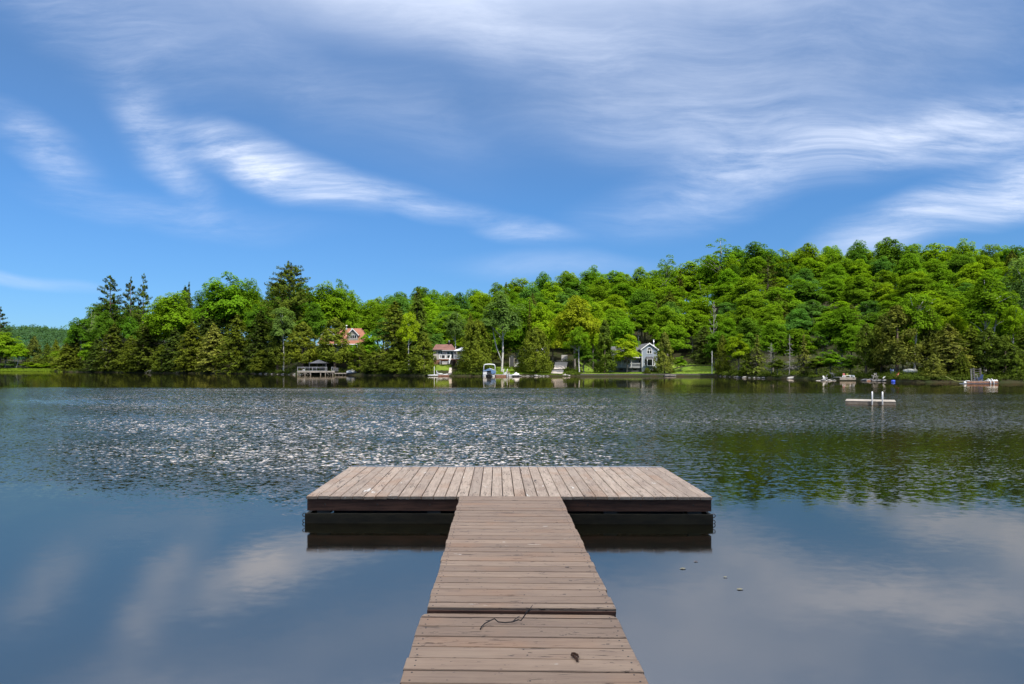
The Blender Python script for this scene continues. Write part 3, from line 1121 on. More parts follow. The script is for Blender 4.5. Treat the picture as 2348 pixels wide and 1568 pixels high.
KIND = {
    'maple': [make_broadleaf(s, 16, 5.0, 0.06, 150, 120, 0.25, flat=0.75, layer=0.8) for s in (11, 12, 13, 14, 15, 16)],
    'tallmaple': [make_broadleaf(s, 20, 5.2, 0.16, 150, 120, 0.26, flat=0.75, layer=0.9) for s in (21, 22)],
    'airy': [make_broadleaf(s, 17, 4.6, 0.36, 40, 74, 0.24, open_=0.7, bark='pale_bark', flat=0.5) for s in (31, 32)],
    'birch': [make_broadleaf(s, 15, 3.4, 0.30, 80, 130, 0.18, bark='birch_bark', flat=0.8, trunk_r=0.16, twin=(s == 42), layer=2.0) for s in (41, 42, 43)],
    'small': [make_broadleaf(s, 8, 2.6, 0.06, 70, 130, 0.155, trunk_r=0.12, flat=0.6) for s in (51, 52, 53)],
    'cedar': [make_cedar(s) for s in (61, 62, 63)],
    'highcedar': [make_cedar(s, 11, 2.6, 0.20, 0.17, 210, 36, 0.55) for s in (66, 67)],
    'roundcedar': [make_cedar(s, 9, 3.6, 0.02, 0.18, 290, 36, 0.42) for s in (71, 72)],
    'hemlock': [make_conifer(s, 14, 3.9, 'hemlock') for s in (81, 82, 83, 84)],
    'spruce': [make_conifer(s, 16, 2.6, 'spruce') for s in (91, 92)],
    'sparse': [make_conifer(s, 9, 2.0, 'sparse') for s in (95, 96)],
    'pine': [make_conifer(s, 26, 5.0, 'pine') for s in (101, 102, 103)],
    'broadpine': [make_conifer(s, 26, 7.0, 'broadpine') for s in (105,)],
}
DEAD = [make_dead(s, 10, 2.0, 46, u_) for s, u_ in ((111, -0.15), (112, 0.35), (113, 0.9))]
NAME = {'maple': 'maple_tree', 'tallmaple': 'maple_tree', 'airy': 'aspen_tree', 'birch': 'birch_tree', 'small': 'young_tree', 'cedar': 'cedar_tree', 'highcedar': 'cedar_tree', 'roundcedar': 'cedar_tree',
        'hemlock': 'hemlock_tree', 'spruce': 'spruce_tree', 'sparse': 'cedar_tree', 'pine': 'pine_tree', 'broadpine': 'pine_tree'}
TONE = {
    'yellow': (0.200, 0.290, 0.012), 'gold': (0.23, 0.28, 0.016), 'lime': (0.158, 0.252, 0.010), 'green': (0.116, 0.210, 0.011), 'deep': (0.078, 0.160, 0.014),
    'blue': (0.082, 0.175, 0.030), 'grey': (0.115, 0.195, 0.045), 'olive': (0.090, 0.122, 0.014), 'darkolive': (0.072, 0.104, 0.014), 'dark': (0.050, 0.082, 0.015), 'paleolive': (0.130, 0.158, 0.030), 'brown': (0.080, 0.095, 0.018),
}
TR = random.Random(77)
N_TREES = 0


def plant(kind, x, y, H, W, tone, label, group=None, variant=None, rz=None, zbase=None, cat='tree', lean=0.0):
    global N_TREES
    var = KIND[kind]
    i = TR.randrange(len(var)) if variant is None else variant % len(var)
    cm, tm, H0, W0 = var[i]
    zg = ground(x, y) if zbase is None else zbase
    e = empty(NAME[kind], (x, y, zg), label, cat, group, TR.uniform(0, 6.28) if rz is None else rz)
    e.scale = (W / W0, W / W0, H / H0)
    if lean:
        e.rotation_euler = (0, lean, e.rotation_euler[2])
    t_ = bpy.data.objects.new('trunk', tm)
    c_ = bpy.data.objects.new('crown', cm)
    for o_ in (t_, c_):
        COL.objects.link(o_)
        o_.parent = e
    base = TONE[tone] if isinstance(tone, str) else tone
    j = TR.uniform(0.86, 1.16)
    c_.color = (base[0] * j * TR.uniform(0.92, 1.1), base[1] * j, base[2] * j, 1)
    N_TREES += 1
    return e


def T(kind, u, vtop, wpx, d, tone, label, group=None, variant=None, rz=None, lean=0.0, hmin=3.0):
    Y = interp(SHORE, u) + d
    x = U(u, Y)
    zg = ground(x, Y)
    H = max(Z(vtop, Y) - zg, hmin)
    return plant(kind, x, Y, H, wpx / F * Y, tone, label, group, variant, rz, zg, lean=lean)


def dead(u, vtop, wpx, d, variant, label):
    Y = interp(SHORE, u) + d
    x = U(u, Y)
    zg = ground(x, Y)
    tm, H0, W0 = DEAD[variant]
    e = empty('dead_tree', (x, Y, zg), label, 'tree', None, TR.uniform(0, 6))
    s = wpx / F * Y / W0
    e.scale = (s, s, max(Z(vtop, Y) - zg, 2) / H0)
    o_ = bpy.data.objects.new('trunk', tm)
    COL.objects.link(o_)
    o_.parent = e


# ------------------------------------------------------------------ trees one can tell apart
# inlet at the far left
T('pine', 0, 705, 62, 14, 'dark', 'dark ragged pine rising above the inlet at the left edge of the photo', variant=1)
T('maple', 12, 757, 78, 10, 'green', 'green leafy tree below the ragged pine at the left edge')
T('hemlock', -14, 742, 90, 20, 'olive', 'olive bushy tree behind the ragged pine at the left edge')
T('birch', 36, 785, 50, 6, 'lime', 'light green birch leaning over the marsh at the left edge', lean=0.18)
T('cedar', 79, 771, 46, 12, 'brown', 'dark brown-green cone shaped cedar alone behind the marsh grass')
T('birch', 58, 790, 36, 22, 'grey', 'pale grey-green tree left of the cone shaped cedar in the inlet')
T('hemlock', 108, 786, 44, 10, 'olive', 'olive tree right of the cone shaped cedar in the inlet')
T('hemlock', 128, 778, 46, 8, 'olive', 'olive tree at the mouth of the inlet beside the point')
# left point
T('hemlock', 152, 786, 76, 4, 'olive', 'low olive hemlock at the very tip of the left point')
T('birch', 183, 722, 62, 14, 'deep', 'green tree with a pale straight trunk near the tip of the left point', variant=0)
T('airy', 211, 703, 46, 22, 'grey', 'thin airy grey-green tree with see-through crown left of the tall pines')
T('hemlock', 172, 770, 81, 12, 'darkolive', 'dark hemlock behind the tip of the left point')
T('birch', 242, 708, 60, 13, 'deep', 'green birch with a crooked white trunk below the leftmost tall pine', variant=1)
T('small', 208, 778, 54, 2.5, 'green', 'fresh green young tree at the water left of the point hemlocks')
T('pine', 253, 629, 84, 24, 'dark', 'tall white pine with ragged one-sided plumes, leftmost of the three tall pines', variant=0)
T('pine', 299, 637, 58, 24, 'dark', 'slim tall pine in the middle of the three tall pines', variant=1)
T('pine', 328, 636, 60, 22, 'darkolive', 'slim tall pine, rightmost of the three tall pines', variant=2)
T('birch', 300, 718, 48, 12, 'deep', 'small green birch below the middle tall pine', variant=2)
T('tallmaple', 396, 657, 106, 14, 'green', 'bright green round tree with a bare grey trunk right of the three tall pines', variant=0)
T('spruce', 433, 648, 44, 26, 'dark', 'narrow dark spruce poking up right of the bright round tree')
T('hemlock', 262, 742, 107, 5, 'darkolive', 'broad dark hemlock at the water below the leftmost tall pine')
T('hemlock', 222, 776, 73, 3, 'dark', 'low dark hemlock at the water right of the fresh green young tree')
T('hemlock', 338, 733, 122, 4, 'darkolive', 'broad hemlock at the water below the rightmost tall pine')
T('hemlock', 300, 770, 81, 2.5, 'olive', 'low olive hemlock at the water between two broad hemlocks')
T('cedar', 370, 790, 52, 2, 'olive', 'short olive cedar at the water below the bright round tree')
T('hemlock', 402, 752, 102, 6, 'dark', 'dark hemlock behind the short cedar under the bright round tree')
T('hemlock', 440, 738, 107, 3.5, 'olive', 'pale tipped hemlock drooping to the water right of the short cedar')
T('hemlock', 490, 742, 110, 2.5, 'paleolive', 'pale olive hemlock with bare grey lower twigs at the water')
T('hemlock', 474, 700, 98, 15, 'dark', 'dark hemlock in the second row behind the pale olive hemlock')
T('hemlock', 545, 722, 112, 3.5, 'olive', 'large olive hemlock at the water below the tallest leafy tree')
T('tallmaple', 520, 617, 128, 26, 'green', 'tallest leafy tree on the left shore with light showing through its rounded top', variant=1)
T('maple', 572, 634, 66, 32, 'green', 'green leafy tree just right of the tallest leafy tree')
T('maple', 592, 690, 74, 17, 'deep', 'shaded leafy tree below the gap left of the broad pine')
T('hemlock', 597, 712, 102, 8, 'dark', 'dark hemlock left of the pale birch near the gazebo')
T('broadpine', 664, 603, 150, 24, 'darkolive', 'huge broad white pine, the tallest tree left of the middle')
T('birch', 650, 696, 72, 7, 'grey', 'pale green birch with a white trunk in front of the broad pine', variant=0)
T('cedar', 601, 802, 66, 2, 'olive', 'low bushy cedar at the water left of the gazebo deck')
T('highcedar', 636, 768, 62, 4, 'darkolive', 'dark cedar with bare lower trunk left of the gazebo')
T('highcedar', 694, 738, 92, 8, 'olive', 'broad cedar standing right behind the gazebo roof')
T('highcedar', 768, 728, 94, 6, 'olive', 'tall cone shaped cedar in front of the orange-roofed house')
T('cedar', 720, 812, 40, 13, 'yellow', 'low yellow-green bush tree seen behind the gazebo', variant=0)
T('small', 745, 822, 44, 10, 'yellow', 'yellow-green young tree right of the gazebo')
T('tallmaple', 748, 638, 92, 36, 'lime', 'sunlit maple with forked dark trunk behind the orange-roofed house', variant=0)
T('airy', 779, 631, 56, 42, 'deep', 'thin see-through tree top above the orange-roofed house', variant=0)
T('maple', 796, 655, 70, 42, 'green', 'green maple right above the orange roof')
T('maple', 722, 690, 64, 26, 'deep', 'dark leafy tree between the broad pine and the orange roof')
T('small', 845, 758, 74, 12, 'green', 'vivid green young tree right of the orange-roofed house', variant=1)
T('small', 806, 792, 46, 11, 'yellow', 'yellow-green young tree before the dormer of the orange-roofed house', variant=0)
T('cedar', 824, 790, 66, 3.5, 'olive', 'short cedar at the water right of the white covered boat')
T('cedar', 858, 805, 62, 2, 'darkolive', 'dark low cedar at the water below the vivid green young tree')
T('hemlock', 905, 690, 132, 8, 'olive', 'broad olive hemlock left of the thin white-stemmed birch')
T('hemlock', 957, 660, 102, 16, 'darkolive', 'dark pointed hemlock behind the thin white-stemmed birch')
T('birch', 937, 708, 46, 4.5, 'yellow', 'thin birch with white bare stem and small yellow-green head', variant=0)
T('cedar', 905, 795, 66, 2, 'olive', 'olive cedar at the water below the thin white-stemmed birch')
T('cedar', 972, 762, 62, 3, 'olive', 'cedar left of the red-roofed cottage', variant=1)
T('cedar', 942, 808, 50, 1.6, 'darkolive', 'low dark cedar at the water left of the cottage dock')
T('roundcedar', 1092, 736, 84, 4, 'olive', 'big bright-tipped cedar hiding the right half of the red-roofed cottage', variant=0)
T('hemlock', 1078, 718, 66, 7.5, 'olive', 'pointed hemlock rising behind the big cedar by the red-roofed cottage')
T('birch', 1043, 706, 56, 22, 'grey', 'slim grey-green birch behind the red-roofed cottage', variant=2)
T('birch', 1150, 664, 104, 9, 'grey', 'big birch with twin white trunks on the lawn behind the pontoon boat', variant=1, rz=0.2)
T('maple', 1196, 672, 76, 26, 'green', 'green maple behind the twin-trunked birch')
T('spruce', 1214, 688, 40, 20, 'olive', 'narrow olive spruce right of the twin-trunked birch')
T('maple', 1240, 690, 74, 22, 'yellow', 'yellow-green maple right of the narrow olive spruce')
T('roundcedar', 1228, 754, 88, 3, 'olive', 'wide bushy cedar left of the gravel path', variant=1)
T('cedar', 1196, 800, 44, 10, 'darkolive', 'small dark cedar behind the wide bushy cedar')
T('maple', 1318, 672, 98, 14, 'gold', 'golden-green maple above the leaning white birch')
T('maple', 1360, 690, 74, 20, 'yellow', 'yellow-green maple behind the cone cedar left of the grey house')
T('birch', 1328, 742, 60, 2.6, 'green', 'leaning birch with a white trunk at the water beside the gravel path', variant=2, lean=0.10)
T('small', 1338, 788, 54, 5, 'deep', 'deep green bushy tree right of the leaning white birch')
T('cedar', 1386, 733, 62, 3.5, 'darkolive', 'cone shaped cedar at the water left of the grey house', variant=2)
T('small', 1437, 764, 70, 4.5, 'yellow', 'sunny yellow-green tree on the lawn before the porch of the grey house', variant=2)
T('cedar', 1523, 762, 52, 1.8, 'paleolive', 'slim cedar at the water hiding the right corner of the grey house', variant=1)
T('roundcedar', 1483, 846, 19, 1.2, 'darkolive', 'round clipped dark bush at the water below the bay window', variant=0, hmin=1.2)
T('roundcedar', 1500, 848, 22, 5.5, 'dark', 'low dark bush against the wall of the grey house', variant=1, hmin=1.2)
T('roundcedar', 1541, 850, 16, 4, 'dark', 'small dark bush right of the slim cedar', variant=1, hmin=1.0)
T('small', 1560, 815, 36, 16, 'green', 'small green shrub at the top edge of the sloping lawn', hmin=1.5)
T('hemlock', 1614, 748, 84, 24, 'dark', 'dark hemlock shading the right end of the lawn')
T('small', 1646, 752, 70, 12, 'deep', 'deep green leafy tree behind the flagpole')
T('cedar', 1656, 768, 42, 3, 'olive', 'slim cedar just right of the flagpole', variant=0)
T('small', 1692, 762, 66, 4, 'lime', 'bright leafy tree between two cedars right of the flagpole', variant=0)
T('sparse', 1735, 768, 60, 2.5, 'paleolive', 'grey-green thin cedar left of the pale dead tree', variant=0)
T('cedar', 1712, 808, 40, 1.5, 'olive', 'short olive cedar at the water below the bright leafy tree', variant=1)
dead(1637, 690, 40, 16, 2, 'grey bare-branched tree with upright twigs among the hillside green')
dead(1768, 785, 38, 1.6, 1, 'pale dead tree with crooked branches at the water')
dead(1809, 766, 34, 1.8, 0, 'dead spruce skeleton with drooping grey branches at the water')
T('sparse', 1842, 768, 46, 1.6, 'paleolive', 'thin pale cedar right of the dead spruce skeleton', variant=1)
T('small', 1782, 828, 42, 1.6, 'olive', 'olive shrub below the pale dead tree')
T('small', 1872, 818, 52, 2.4, 'olive', 'olive shrub right of the thin pale cedar', variant=1)
T('small', 1904, 800, 66, 5, 'green', 'green spreading shrub left of the white railed dock', variant=0)
T('small', 1950, 812, 56, 7, 'deep', 'deep green spreading shrub behind the white railed dock', variant=2)
T('maple', 1930, 700, 112, 20, 'green', 'green leafy tree with two bare grey trunks above the white railed dock', variant=1)
T('highcedar', 1985, 742, 66, 4, 'darkolive', 'dark cedar right of the white railed dock', variant=0)
T('highcedar', 2056, 700, 112, 5, 'brown', 'largest brown-green cedar, above the red kayak', variant=1)
T('highcedar', 2020, 725, 70, 8, 'darkolive', 'cedar in the second row left of the largest brown-green cedar', variant=0)
T('birch', 2096, 662, 92, 10, 'green', 'green birch with a spotted white trunk behind the overturned boat', variant=0)
T('cedar', 2140, 818, 50, 1.0, 'paleolive', 'small light olive cedar at the water right of the overturned boat', variant=2)
T('hemlock', 2172, 742, 118, 4, 'paleolive', 'wide pale hemlock with grey feathery branches above the light olive cedar', variant=2)
T('hemlock', 2130, 700, 92, 11, 'brown', 'brownish hemlock behind the wide pale hemlock', variant=0)
T('birch', 2258, 622, 126, 9, 'green', 'large birch with a thick forked white trunk near the right edge', variant=1, rz=3.3)
T('highcedar', 2266, 752, 84, 4, 'darkolive', 'dark cedar before the trunk of the large forked birch', variant=0)
T('hemlock', 2226, 745, 100, 5, 'olive', 'olive hemlock overhanging the dark steps', variant=3)
T('birch', 2322, 690, 58, 5.5, 'lime', 'small bright birch with a curved white trunk at the right edge', variant=2)
T('highcedar', 2304, 768, 80, 2.5, 'darkolive', 'cedar with two bare pale trunks right of the blue chair dock', variant=1)
T('birch', 2352, 572, 96, 14, 'grey', 'tall pale birch with a straight white trunk cut by the right edge', variant=0)
T('hemlock', 2360, 720, 96, 3, 'darkolive', 'dark hemlock at the right edge of the photo', variant=1)
T('cedar', 2330, 812, 44, 1.2, 'olive', 'low cedar at the water near the right edge', variant=0)
T('hemlock', 2205, 806, 52, 1.6, 'darkolive', 'low dark hemlock left of the dark steps', variant=2)
T('hemlock', 512, 700, 92, 22, 'darkolive', 'dark hemlock behind the big olive hemlock, below the tallest leafy tree', variant=2)
T('maple', 878, 694, 78, 32, 'green', 'green maple between the orange roof and the broad olive hemlock', variant=3)
# skyline trees that stand out
T('airy', 1512, 576, 56, 96, 'green', 'lone leaning see-through tree poking above the ridge over the grey house', variant=0, lean=0.15)
T('airy', 1652, 547, 100, 100, 'green', 'large see-through crown at the step of the ridge', variant=1)
T('maple', 1736, 551, 92, 106, 'deep', 'dense dark crown right of the see-through crown on the ridge', variant=2)
T('maple', 2040, 540, 88, 136, 'deep', 'dark umbrella shaped crown, highest on the right ridge', variant=4)
T('airy', 2210, 539, 56, 140, 'lime', 'small see-through tree top on the ridge near the right edge', variant=0)
T('pine', 1760, 596, 72, 80, 'brown', 'ragged brownish conifer below the dense dark crown on the ridge', variant=2)
T('spruce', 2002, 640, 56, 84, 'brown', 'brownish conifer among the hillside maples above the swim raft', variant=0)
T('hemlock', 1505, 690, 58, 60, 'brown', 'brownish conifer among the maples behind the grey house', variant=1)

# ------------------------------------------------------------------ the wooded slope: maples and a few conifers, row behind row
MARKS = [(0, 150, 'the inlet'), (150, 360, 'the three tall pines'), (360, 600, 'the tallest leafy tree'), (600, 720, 'the gazebo'), (720, 880, 'the orange-roofed house'), (880, 1000, 'the thin white-stemmed birch'),
         (1000, 1110, 'the red-roofed cottage'), (1110, 1250, 'the pontoon boat'), (1250, 1400, 'the gravel path'), (1400, 1540, 'the grey house'), (1540, 1680, 'the flagpole'),
         (1680, 1800, 'the pale dead tree'), (1800, 1900, 'the dead spruce'), (1900, 2000, 'the white railed dock'), (2000, 2140, 'the red kayak'), (2140, 2240, 'the dark steps'), (2240, 2360, 'the blue chair dock'), (2360, 9000, 'the right edge')]
TONEWORD = {'lime': 'light green', 'yellow': 'yellow-green', 'green': 'mid green', 'deep': 'deep green', 'blue': 'bluish green', 'olive': 'olive', 'darkolive': 'dark olive', 'brown': 'brownish', 'dark': 'dark'}
KINDWORD = {'maple': 'maple', 'tallmaple': 'tall maple', 'airy': 'thin-crowned tree', 'birch': 'birch', 'hemlock': 'hemlock', 'spruce': 'spruce'}


def mark(u):
    for a, b, s in MARKS:
        if a <= u < b:
            return s
    return MARKS[0][2]


BASEV = [(100, 790), (300, 740), (600, 735), (800, 715), (880, 735), (1000, 745), (1100, 748), (1250, 745), (1400, 735), (1500, 735), (1640, 735), (1760, 735), (1900, 745), (2050, 735), (2200, 720), (2347, 705), (2600, 700)]
HR = random.Random(2024)
HR_ROWS = [(0.0, 58), (0.17, 62), (0.34, 64), (0.51, 64), (0.67, 62), (0.84, 58), (1.0, 56)]
HOUSES = [(1470, 22, 36), (1005, 40, 26), (800, 62, 40), (1225, 40, 34), (1280, 34, 36), (1050, 40, 26), (1590, 44, 30)]   # (u, half width px, clear out to d)
for ri, (q, sp) in enumerate(HR_ROWS):
    u = 800 + HR.uniform(0, sp)
    while u < 2420:
        ys = interp(SHORE, u)
        d0 = interp(RISE0, u) + 4
        db = interp(BACK, u)
        d = d0 + (db - d0) * q + HR.uniform(-6, 6)
        vs, vb = interp(SKYLINE, u), interp(BASEV, u)
        vt = vs + (1 - q) * (vb - vs) + (HR.uniform(-17, 15) if q < 0.8 else HR.uniform(-5, 10))
        wpx = sp * HR.uniform(1.05, 1.7) * (1.0 if u > 1000 else 0.92)
        skip = any(abs(u - hu) < hw and d < hd for hu, hw, hd in HOUSES) or (q == 1.0 and u < 860)
        if ri in (1, 3) and u < 900:
            skip = True
        if not skip:
            zg = ground(U(u, ys + d), ys + d)
            hh = Z(vt, ys + d) - zg
            if hh < 7:
                vt -= (7 - hh) / (ys + d) * F
            elif hh > 25 and q < 0.95:
                vt += (hh - 25) / (ys + d) * F
            r_ = HR.random()
            kind = 'maple' if r_ < 0.66 else ('tallmaple' if r_ < 0.82 else ('birch' if r_ < 0.90 else ('airy' if r_ < 0.92 else ('hemlock' if r_ < 0.97 else 'spruce'))))
            if q == 1.0 and kind in ('hemlock', 'spruce'):
                kind = 'maple'
            if kind == 'birch':
                wpx *= 0.8
            if kind in ('maple', 'tallmaple', 'airy', 'birch'):
                tone = HR.choice(('lime', 'lime', 'green', 'green', 'green', 'green', 'deep', 'blue') if q < 0.9 else ('lime', 'green', 'green', 'deep', 'lime'))
            else:
                tone = HR.choice(('olive', 'darkolive', 'brown'))
                wpx *= 0.85
            where = ('at the foot of the slope', 'low on the slope', 'on the lower slope', 'halfway up the slope', 'on the upper slope', 'just under the ridge', 'on the ridge')[ri]
            lab = '%s %s %s above %s' % (TONEWORD[tone], KINDWORD[kind], where, mark(u))
            T(kind, u, vt, wpx, d, tone, lab, 'trees on the wooded slope')
        u += sp * HR.uniform(0.85, 1.15)
T('maple', 1788, 655, 104, 62, 'green', 'mid green maple in the gap left of the brownish conifer high on the right slope', variant=3)
T('maple', 1838, 642, 100, 74, 'deep', 'deep green maple in the upper gap above the dead spruce', variant=1)
T('tallmaple', 1722, 668, 90, 52, 'green', 'tall mid green maple halfway up the slope above the short olive cedar', variant=1)
# a last row just behind the ridge, filling the gaps between the ridge crowns
u = 840
while u < 2420:
    d = interp(BACK, u) + 9 + HR.uniform(-2, 2)
    tone = HR.choice(('green', 'deep', 'lime', 'deep'))
    T('maple', u, interp(SKYLINE, u) + HR.uniform(6, 16), HR.uniform(74, 100), d, tone, '%s maple in the last row behind the ridge above %s' % (TONEWORD[tone], mark(u)), 'trees on the wooded slope')
    u += HR.uniform(58, 74)
# second rows on the left point
for q, vo, lst in ((0.45, 46, range(165, 790, 60)), (0.9, 10, range(196, 800, 56))):
    for u in lst:
        u = u + HR.uniform(-12, 12)
        d = 18 + 40 * q + HR.uniform(-4, 4)
        vt = interp(SKYLINE, u) + vo + HR.uniform(-8, 12) + (22 if u < 370 else 0)
        if 700 < u < 900 and d < 40:
            continue
        kind = HR.choice(('maple', 'maple', 'hemlock', 'tallmaple'))
        tone = HR.choice(('green', 'deep', 'lime', 'deep') if kind != 'hemlock' else ('dark', 'darkolive', 'olive'))
        lab = '%s %s %s behind %s' % (TONEWORD[tone], KINDWORD[kind], 'in the second row' if q < 0.6 else 'in the back row', mark(u))
        T(kind, u, vt, HR.uniform(66, 96), d, tone, lab, 'trees on the left point')

# leaves the same label only to trees that share it, in a group of their own
print('trees', N_TREES)

# ------------------------------------------------------------------ trees on the near bank: their shade lies over the dock
for i, (x, y, H, W, lab) in enumerate(((9.0, -3.6, 24, 13, 'tall shade maple on the near bank right of the dock'), (3.5, -6.0, 20, 12, 'tall shade maple on the near bank behind the dock'),
                                       (14.5, -3.5, 25, 13, 'wide shade maple on the near bank further right of the dock'), (-4.5, -6.5, 18, 10, 'shade maple on the near bank left of the dock'),
                                       (9.0, -11.0, 26, 14, 'tallest shade maple behind the near bank'))):
    plant('maple', x, y, H, W, 'green', lab, 'shade trees on the near bank', i, zbase=0.6)

# ------------------------------------------------------------------ undergrowth along the far shore, far wood, reeds
rs = np.random.RandomState(5)
P, N, S = [], [], []
OPEN = [(1000, 1040, 14), (1128, 1256, 16), (1258, 1296, 40), (1330, 1640, 30), (668, 830, 3)]


def clump(x, y, r, h, n, leaf):
    zg = ground(x, y)
    d = unit(rs, n)
    d[:, 2] = np.abs(d[:, 2])
    pts = np.array([x, y, zg]) + d * rs.uniform(0.3, 1, (n, 1)) * np.array([r, r, h])
    P.append(pts)
    N.append(d + np.array([0, -0.2, 0.6]) + rs.normal(size=(n, 3)) * 0.4)
    S.append(leaf * rs.uniform(0.6, 1.3, n))


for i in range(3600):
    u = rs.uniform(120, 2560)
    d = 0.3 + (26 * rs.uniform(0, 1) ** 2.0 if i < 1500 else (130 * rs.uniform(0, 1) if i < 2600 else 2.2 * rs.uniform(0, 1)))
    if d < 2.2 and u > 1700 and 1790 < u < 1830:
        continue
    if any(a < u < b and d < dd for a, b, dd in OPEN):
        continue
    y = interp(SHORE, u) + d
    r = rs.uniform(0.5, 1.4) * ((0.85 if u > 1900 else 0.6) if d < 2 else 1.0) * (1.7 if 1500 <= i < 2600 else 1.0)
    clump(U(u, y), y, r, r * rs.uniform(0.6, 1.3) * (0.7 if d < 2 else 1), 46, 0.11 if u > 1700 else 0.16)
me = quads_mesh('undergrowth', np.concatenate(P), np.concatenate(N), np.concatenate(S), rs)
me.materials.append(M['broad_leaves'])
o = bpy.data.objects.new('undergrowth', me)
COL.objects.link(o)
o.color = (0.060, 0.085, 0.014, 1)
tag(o, 'low green undergrowth covering the ground beneath the far shore trees', 'undergrowth', kind='stuff')
# grass fringe on lawns and banks
P, N, S = [], [], []
for i in range(26000):
    k = rs.randint(3)
    if k == 0:
        u, d = rs.uniform(1128, 1262), 0.5 + 22 * rs.uniform(0, 1)
    elif k == 1:
        u, d = rs.uniform(1322, 1648), 0.5 + 32 * rs.uniform(0, 1)
    else:
        u, d = rs.uniform(1240, 1330), 0.3 + 8 * rs.uniform(0, 1)
        if 1262 < u < 1290 and d > 0.9:
            continue
    y = interp(SHORE, u) + d
    x = U(u, y)
    P.append(np.array([[x, y, ground(x, y) + 0.06]]))
    N.append(np.array([[rs.normal() * 0.6, -0.5 + rs.normal() * 0.4, 0.7]]))
    S.append(np.array([rs.uniform(0.06, 0.15)]))
me = quads_mesh('grass', np.concatenate(P), np.concatenate(N), np.concatenate(S), rs, 0.35)
me.materials.append(M['broad_leaves'])
o = bpy.data.objects.new('grass', me)
COL.objects.link(o)
o.color = (0.115, 0.17, 0.016, 1)
tag(o, 'short grass tufts on the far lawns and bank', 'grass', kind='stuff')
# marsh grass in the inlet
P, N, S = [], [], []
for i in range(16000):
    u = rs.uniform(-120, 140)
    d = -1.5 + 9 * rs.uniform(0, 1)
    y = interp(SHORE, u) + d
    x = U(u, y)
    P.append(np.array([[x, y, max(ground(x, y), 0) + rs.uniform(0.0, 0.5) * (1 + max(d, 0) * 0.1)]]))
    N.append(np.array([[rs.normal(), -0.8 + rs.normal() * 0.5, 0.5]]))
    S.append(np.array([rs.uniform(0.2, 0.42)]))
me = quads_mesh('marsh_grass', np.concatenate(P), np.concatenate(N), np.concatenate(S), rs, 0.3)
me.materials.append(M['broad_leaves'])
o = bpy.data.objects.new('marsh_grass', me)
COL.objects.link(o)
o.color = (0.13, 0.19, 0.02, 1)
tag(o, 'bright marsh grass fringing the water of the left inlet', 'marsh grass', kind='stuff')
for i, (u, v, wp, lab, tn) in enumerate(((30, 826, 44, 'pale rounded marsh bush, leftmost in the inlet', 'grey'), (68, 829, 40, 'bright rounded marsh bush left of the middle of the inlet', 'lime'), (92, 832, 36, 'low yellow-green marsh bush right of the cone shaped cedar', 'yellow'), (116, 830, 34, 'low marsh bush at the right end of the inlet', 'lime'))):
    T('small', u, v, wp, 7, tn, lab, hmin=2.0)
# far-off wood on the hill beyond the inlet
P, N, S = [], [], []
hv = [hill.data.vertices[i].co for i in range(len(hill.data.vertices))]
for i in range(2600):
    r_ = rs.randint(0, 5)
    c_ = rs.randint(14, 44)
    a, b = hv[r_ * 61 + c_], hv[(r_ + 1) * 61 + c_ + 1]
    f1, f2 = rs.uniform(), rs.uniform()
    x, y, z = a.x + (b.x - a.x) * f1, a.y + (b.y - a.y) * f2, a.z + (b.z - a.z) * f2
    n = 26
    d = unit(rs, n)
    d[:, 2] = np.abs(d[:, 2])
    P.append(np.array([x, y, z]) + d * np.array([5, 5, rs.uniform(6, 12)]) * rs.uniform(0.6, 1, (n, 1)))
    N.append(d + np.array([0, 0, 0.5]) + rs.normal(size=(n, 3)) * 0.4)
    S.append(rs.uniform(0.9, 1.8, n))
me = quads_mesh('distant_forest', np.concatenate(P), np.concatenate(N), np.concatenate(S), rs)
me.materials.append(M['broad_leaves'])
o = bpy.data.objects.new('distant_forest', me)
COL.objects.link(o)
o.color = (0.055, 0.11, 0.05, 1)
tag(o, 'distant blue-green wooded hill beyond the left inlet', 'forest', kind='stuff')
# ------------------------------------------------------------------ the dock in front
DZ = 0.333           # deck height of the platform
platform = empty('dock_platform', (0.14, 9.4, 0), 'wide platform of lengthwise boards at the far end of the near dock', 'dock')
rg = random.Random(4)
PX0, PX1, PY0, PY1, SH = -2.305, 2.575, 8.2, 10.62, 0.012
n = 35
pw = (PX1 - PX0) / n
b = MB()
for i in range(n):
    x0 = PX0 + i * pw
    e0, e1 = rg.uniform(-0.012, 0.012), rg.uniform(-0.01, 0.01)
    dz = rg.uniform(-0.003, 0.003)
    b.mi = 0
    b.bev(x0 + rg.uniform(0.003, 0.006), x0 + pw - rg.uniform(0.003, 0.006), PY0 + e0, PY1 + e1, DZ - 0.036 + dz, DZ + dz, 0.005, SH)
    b.mi = 1
    for yy_ in (PY0 + 0.09, PY0 + 0.82, PY0 + 1.62, PY1 - 0.10):
        for xx in (0.028, pw - 0.028):
            cx, cy = x0 + xx + rg.uniform(-.006, .006), yy_ + rg.uniform(-.01, .01)
            b.lathe((cx, cy - SH * cx, DZ + dz - 0.001), [(0.0048, 0), (0.0048, 0.0018)], 6)
b.build('boards', [M['platform_board'], M['nail_head']], platform)
b = MB()
b.box(PX0 + 0.02, PX1 - 0.02, PY1 + 0.012, PY1 + 0.05, DZ - 0.10, DZ + 0.006, SH)
b.build('edge_strip', M['white_vinyl'], platform)
b = MB()
b.box(PX0 + 0.004, PX1 - 0.004, PY0 + 0.035, PY0 + 0.075, 0.150, DZ - 0.040, SH)
b.box(PX0 + 0.004, PX1 - 0.004, PY1 - 0.06, PY1 - 0.022, 0.150, DZ - 0.040, SH)
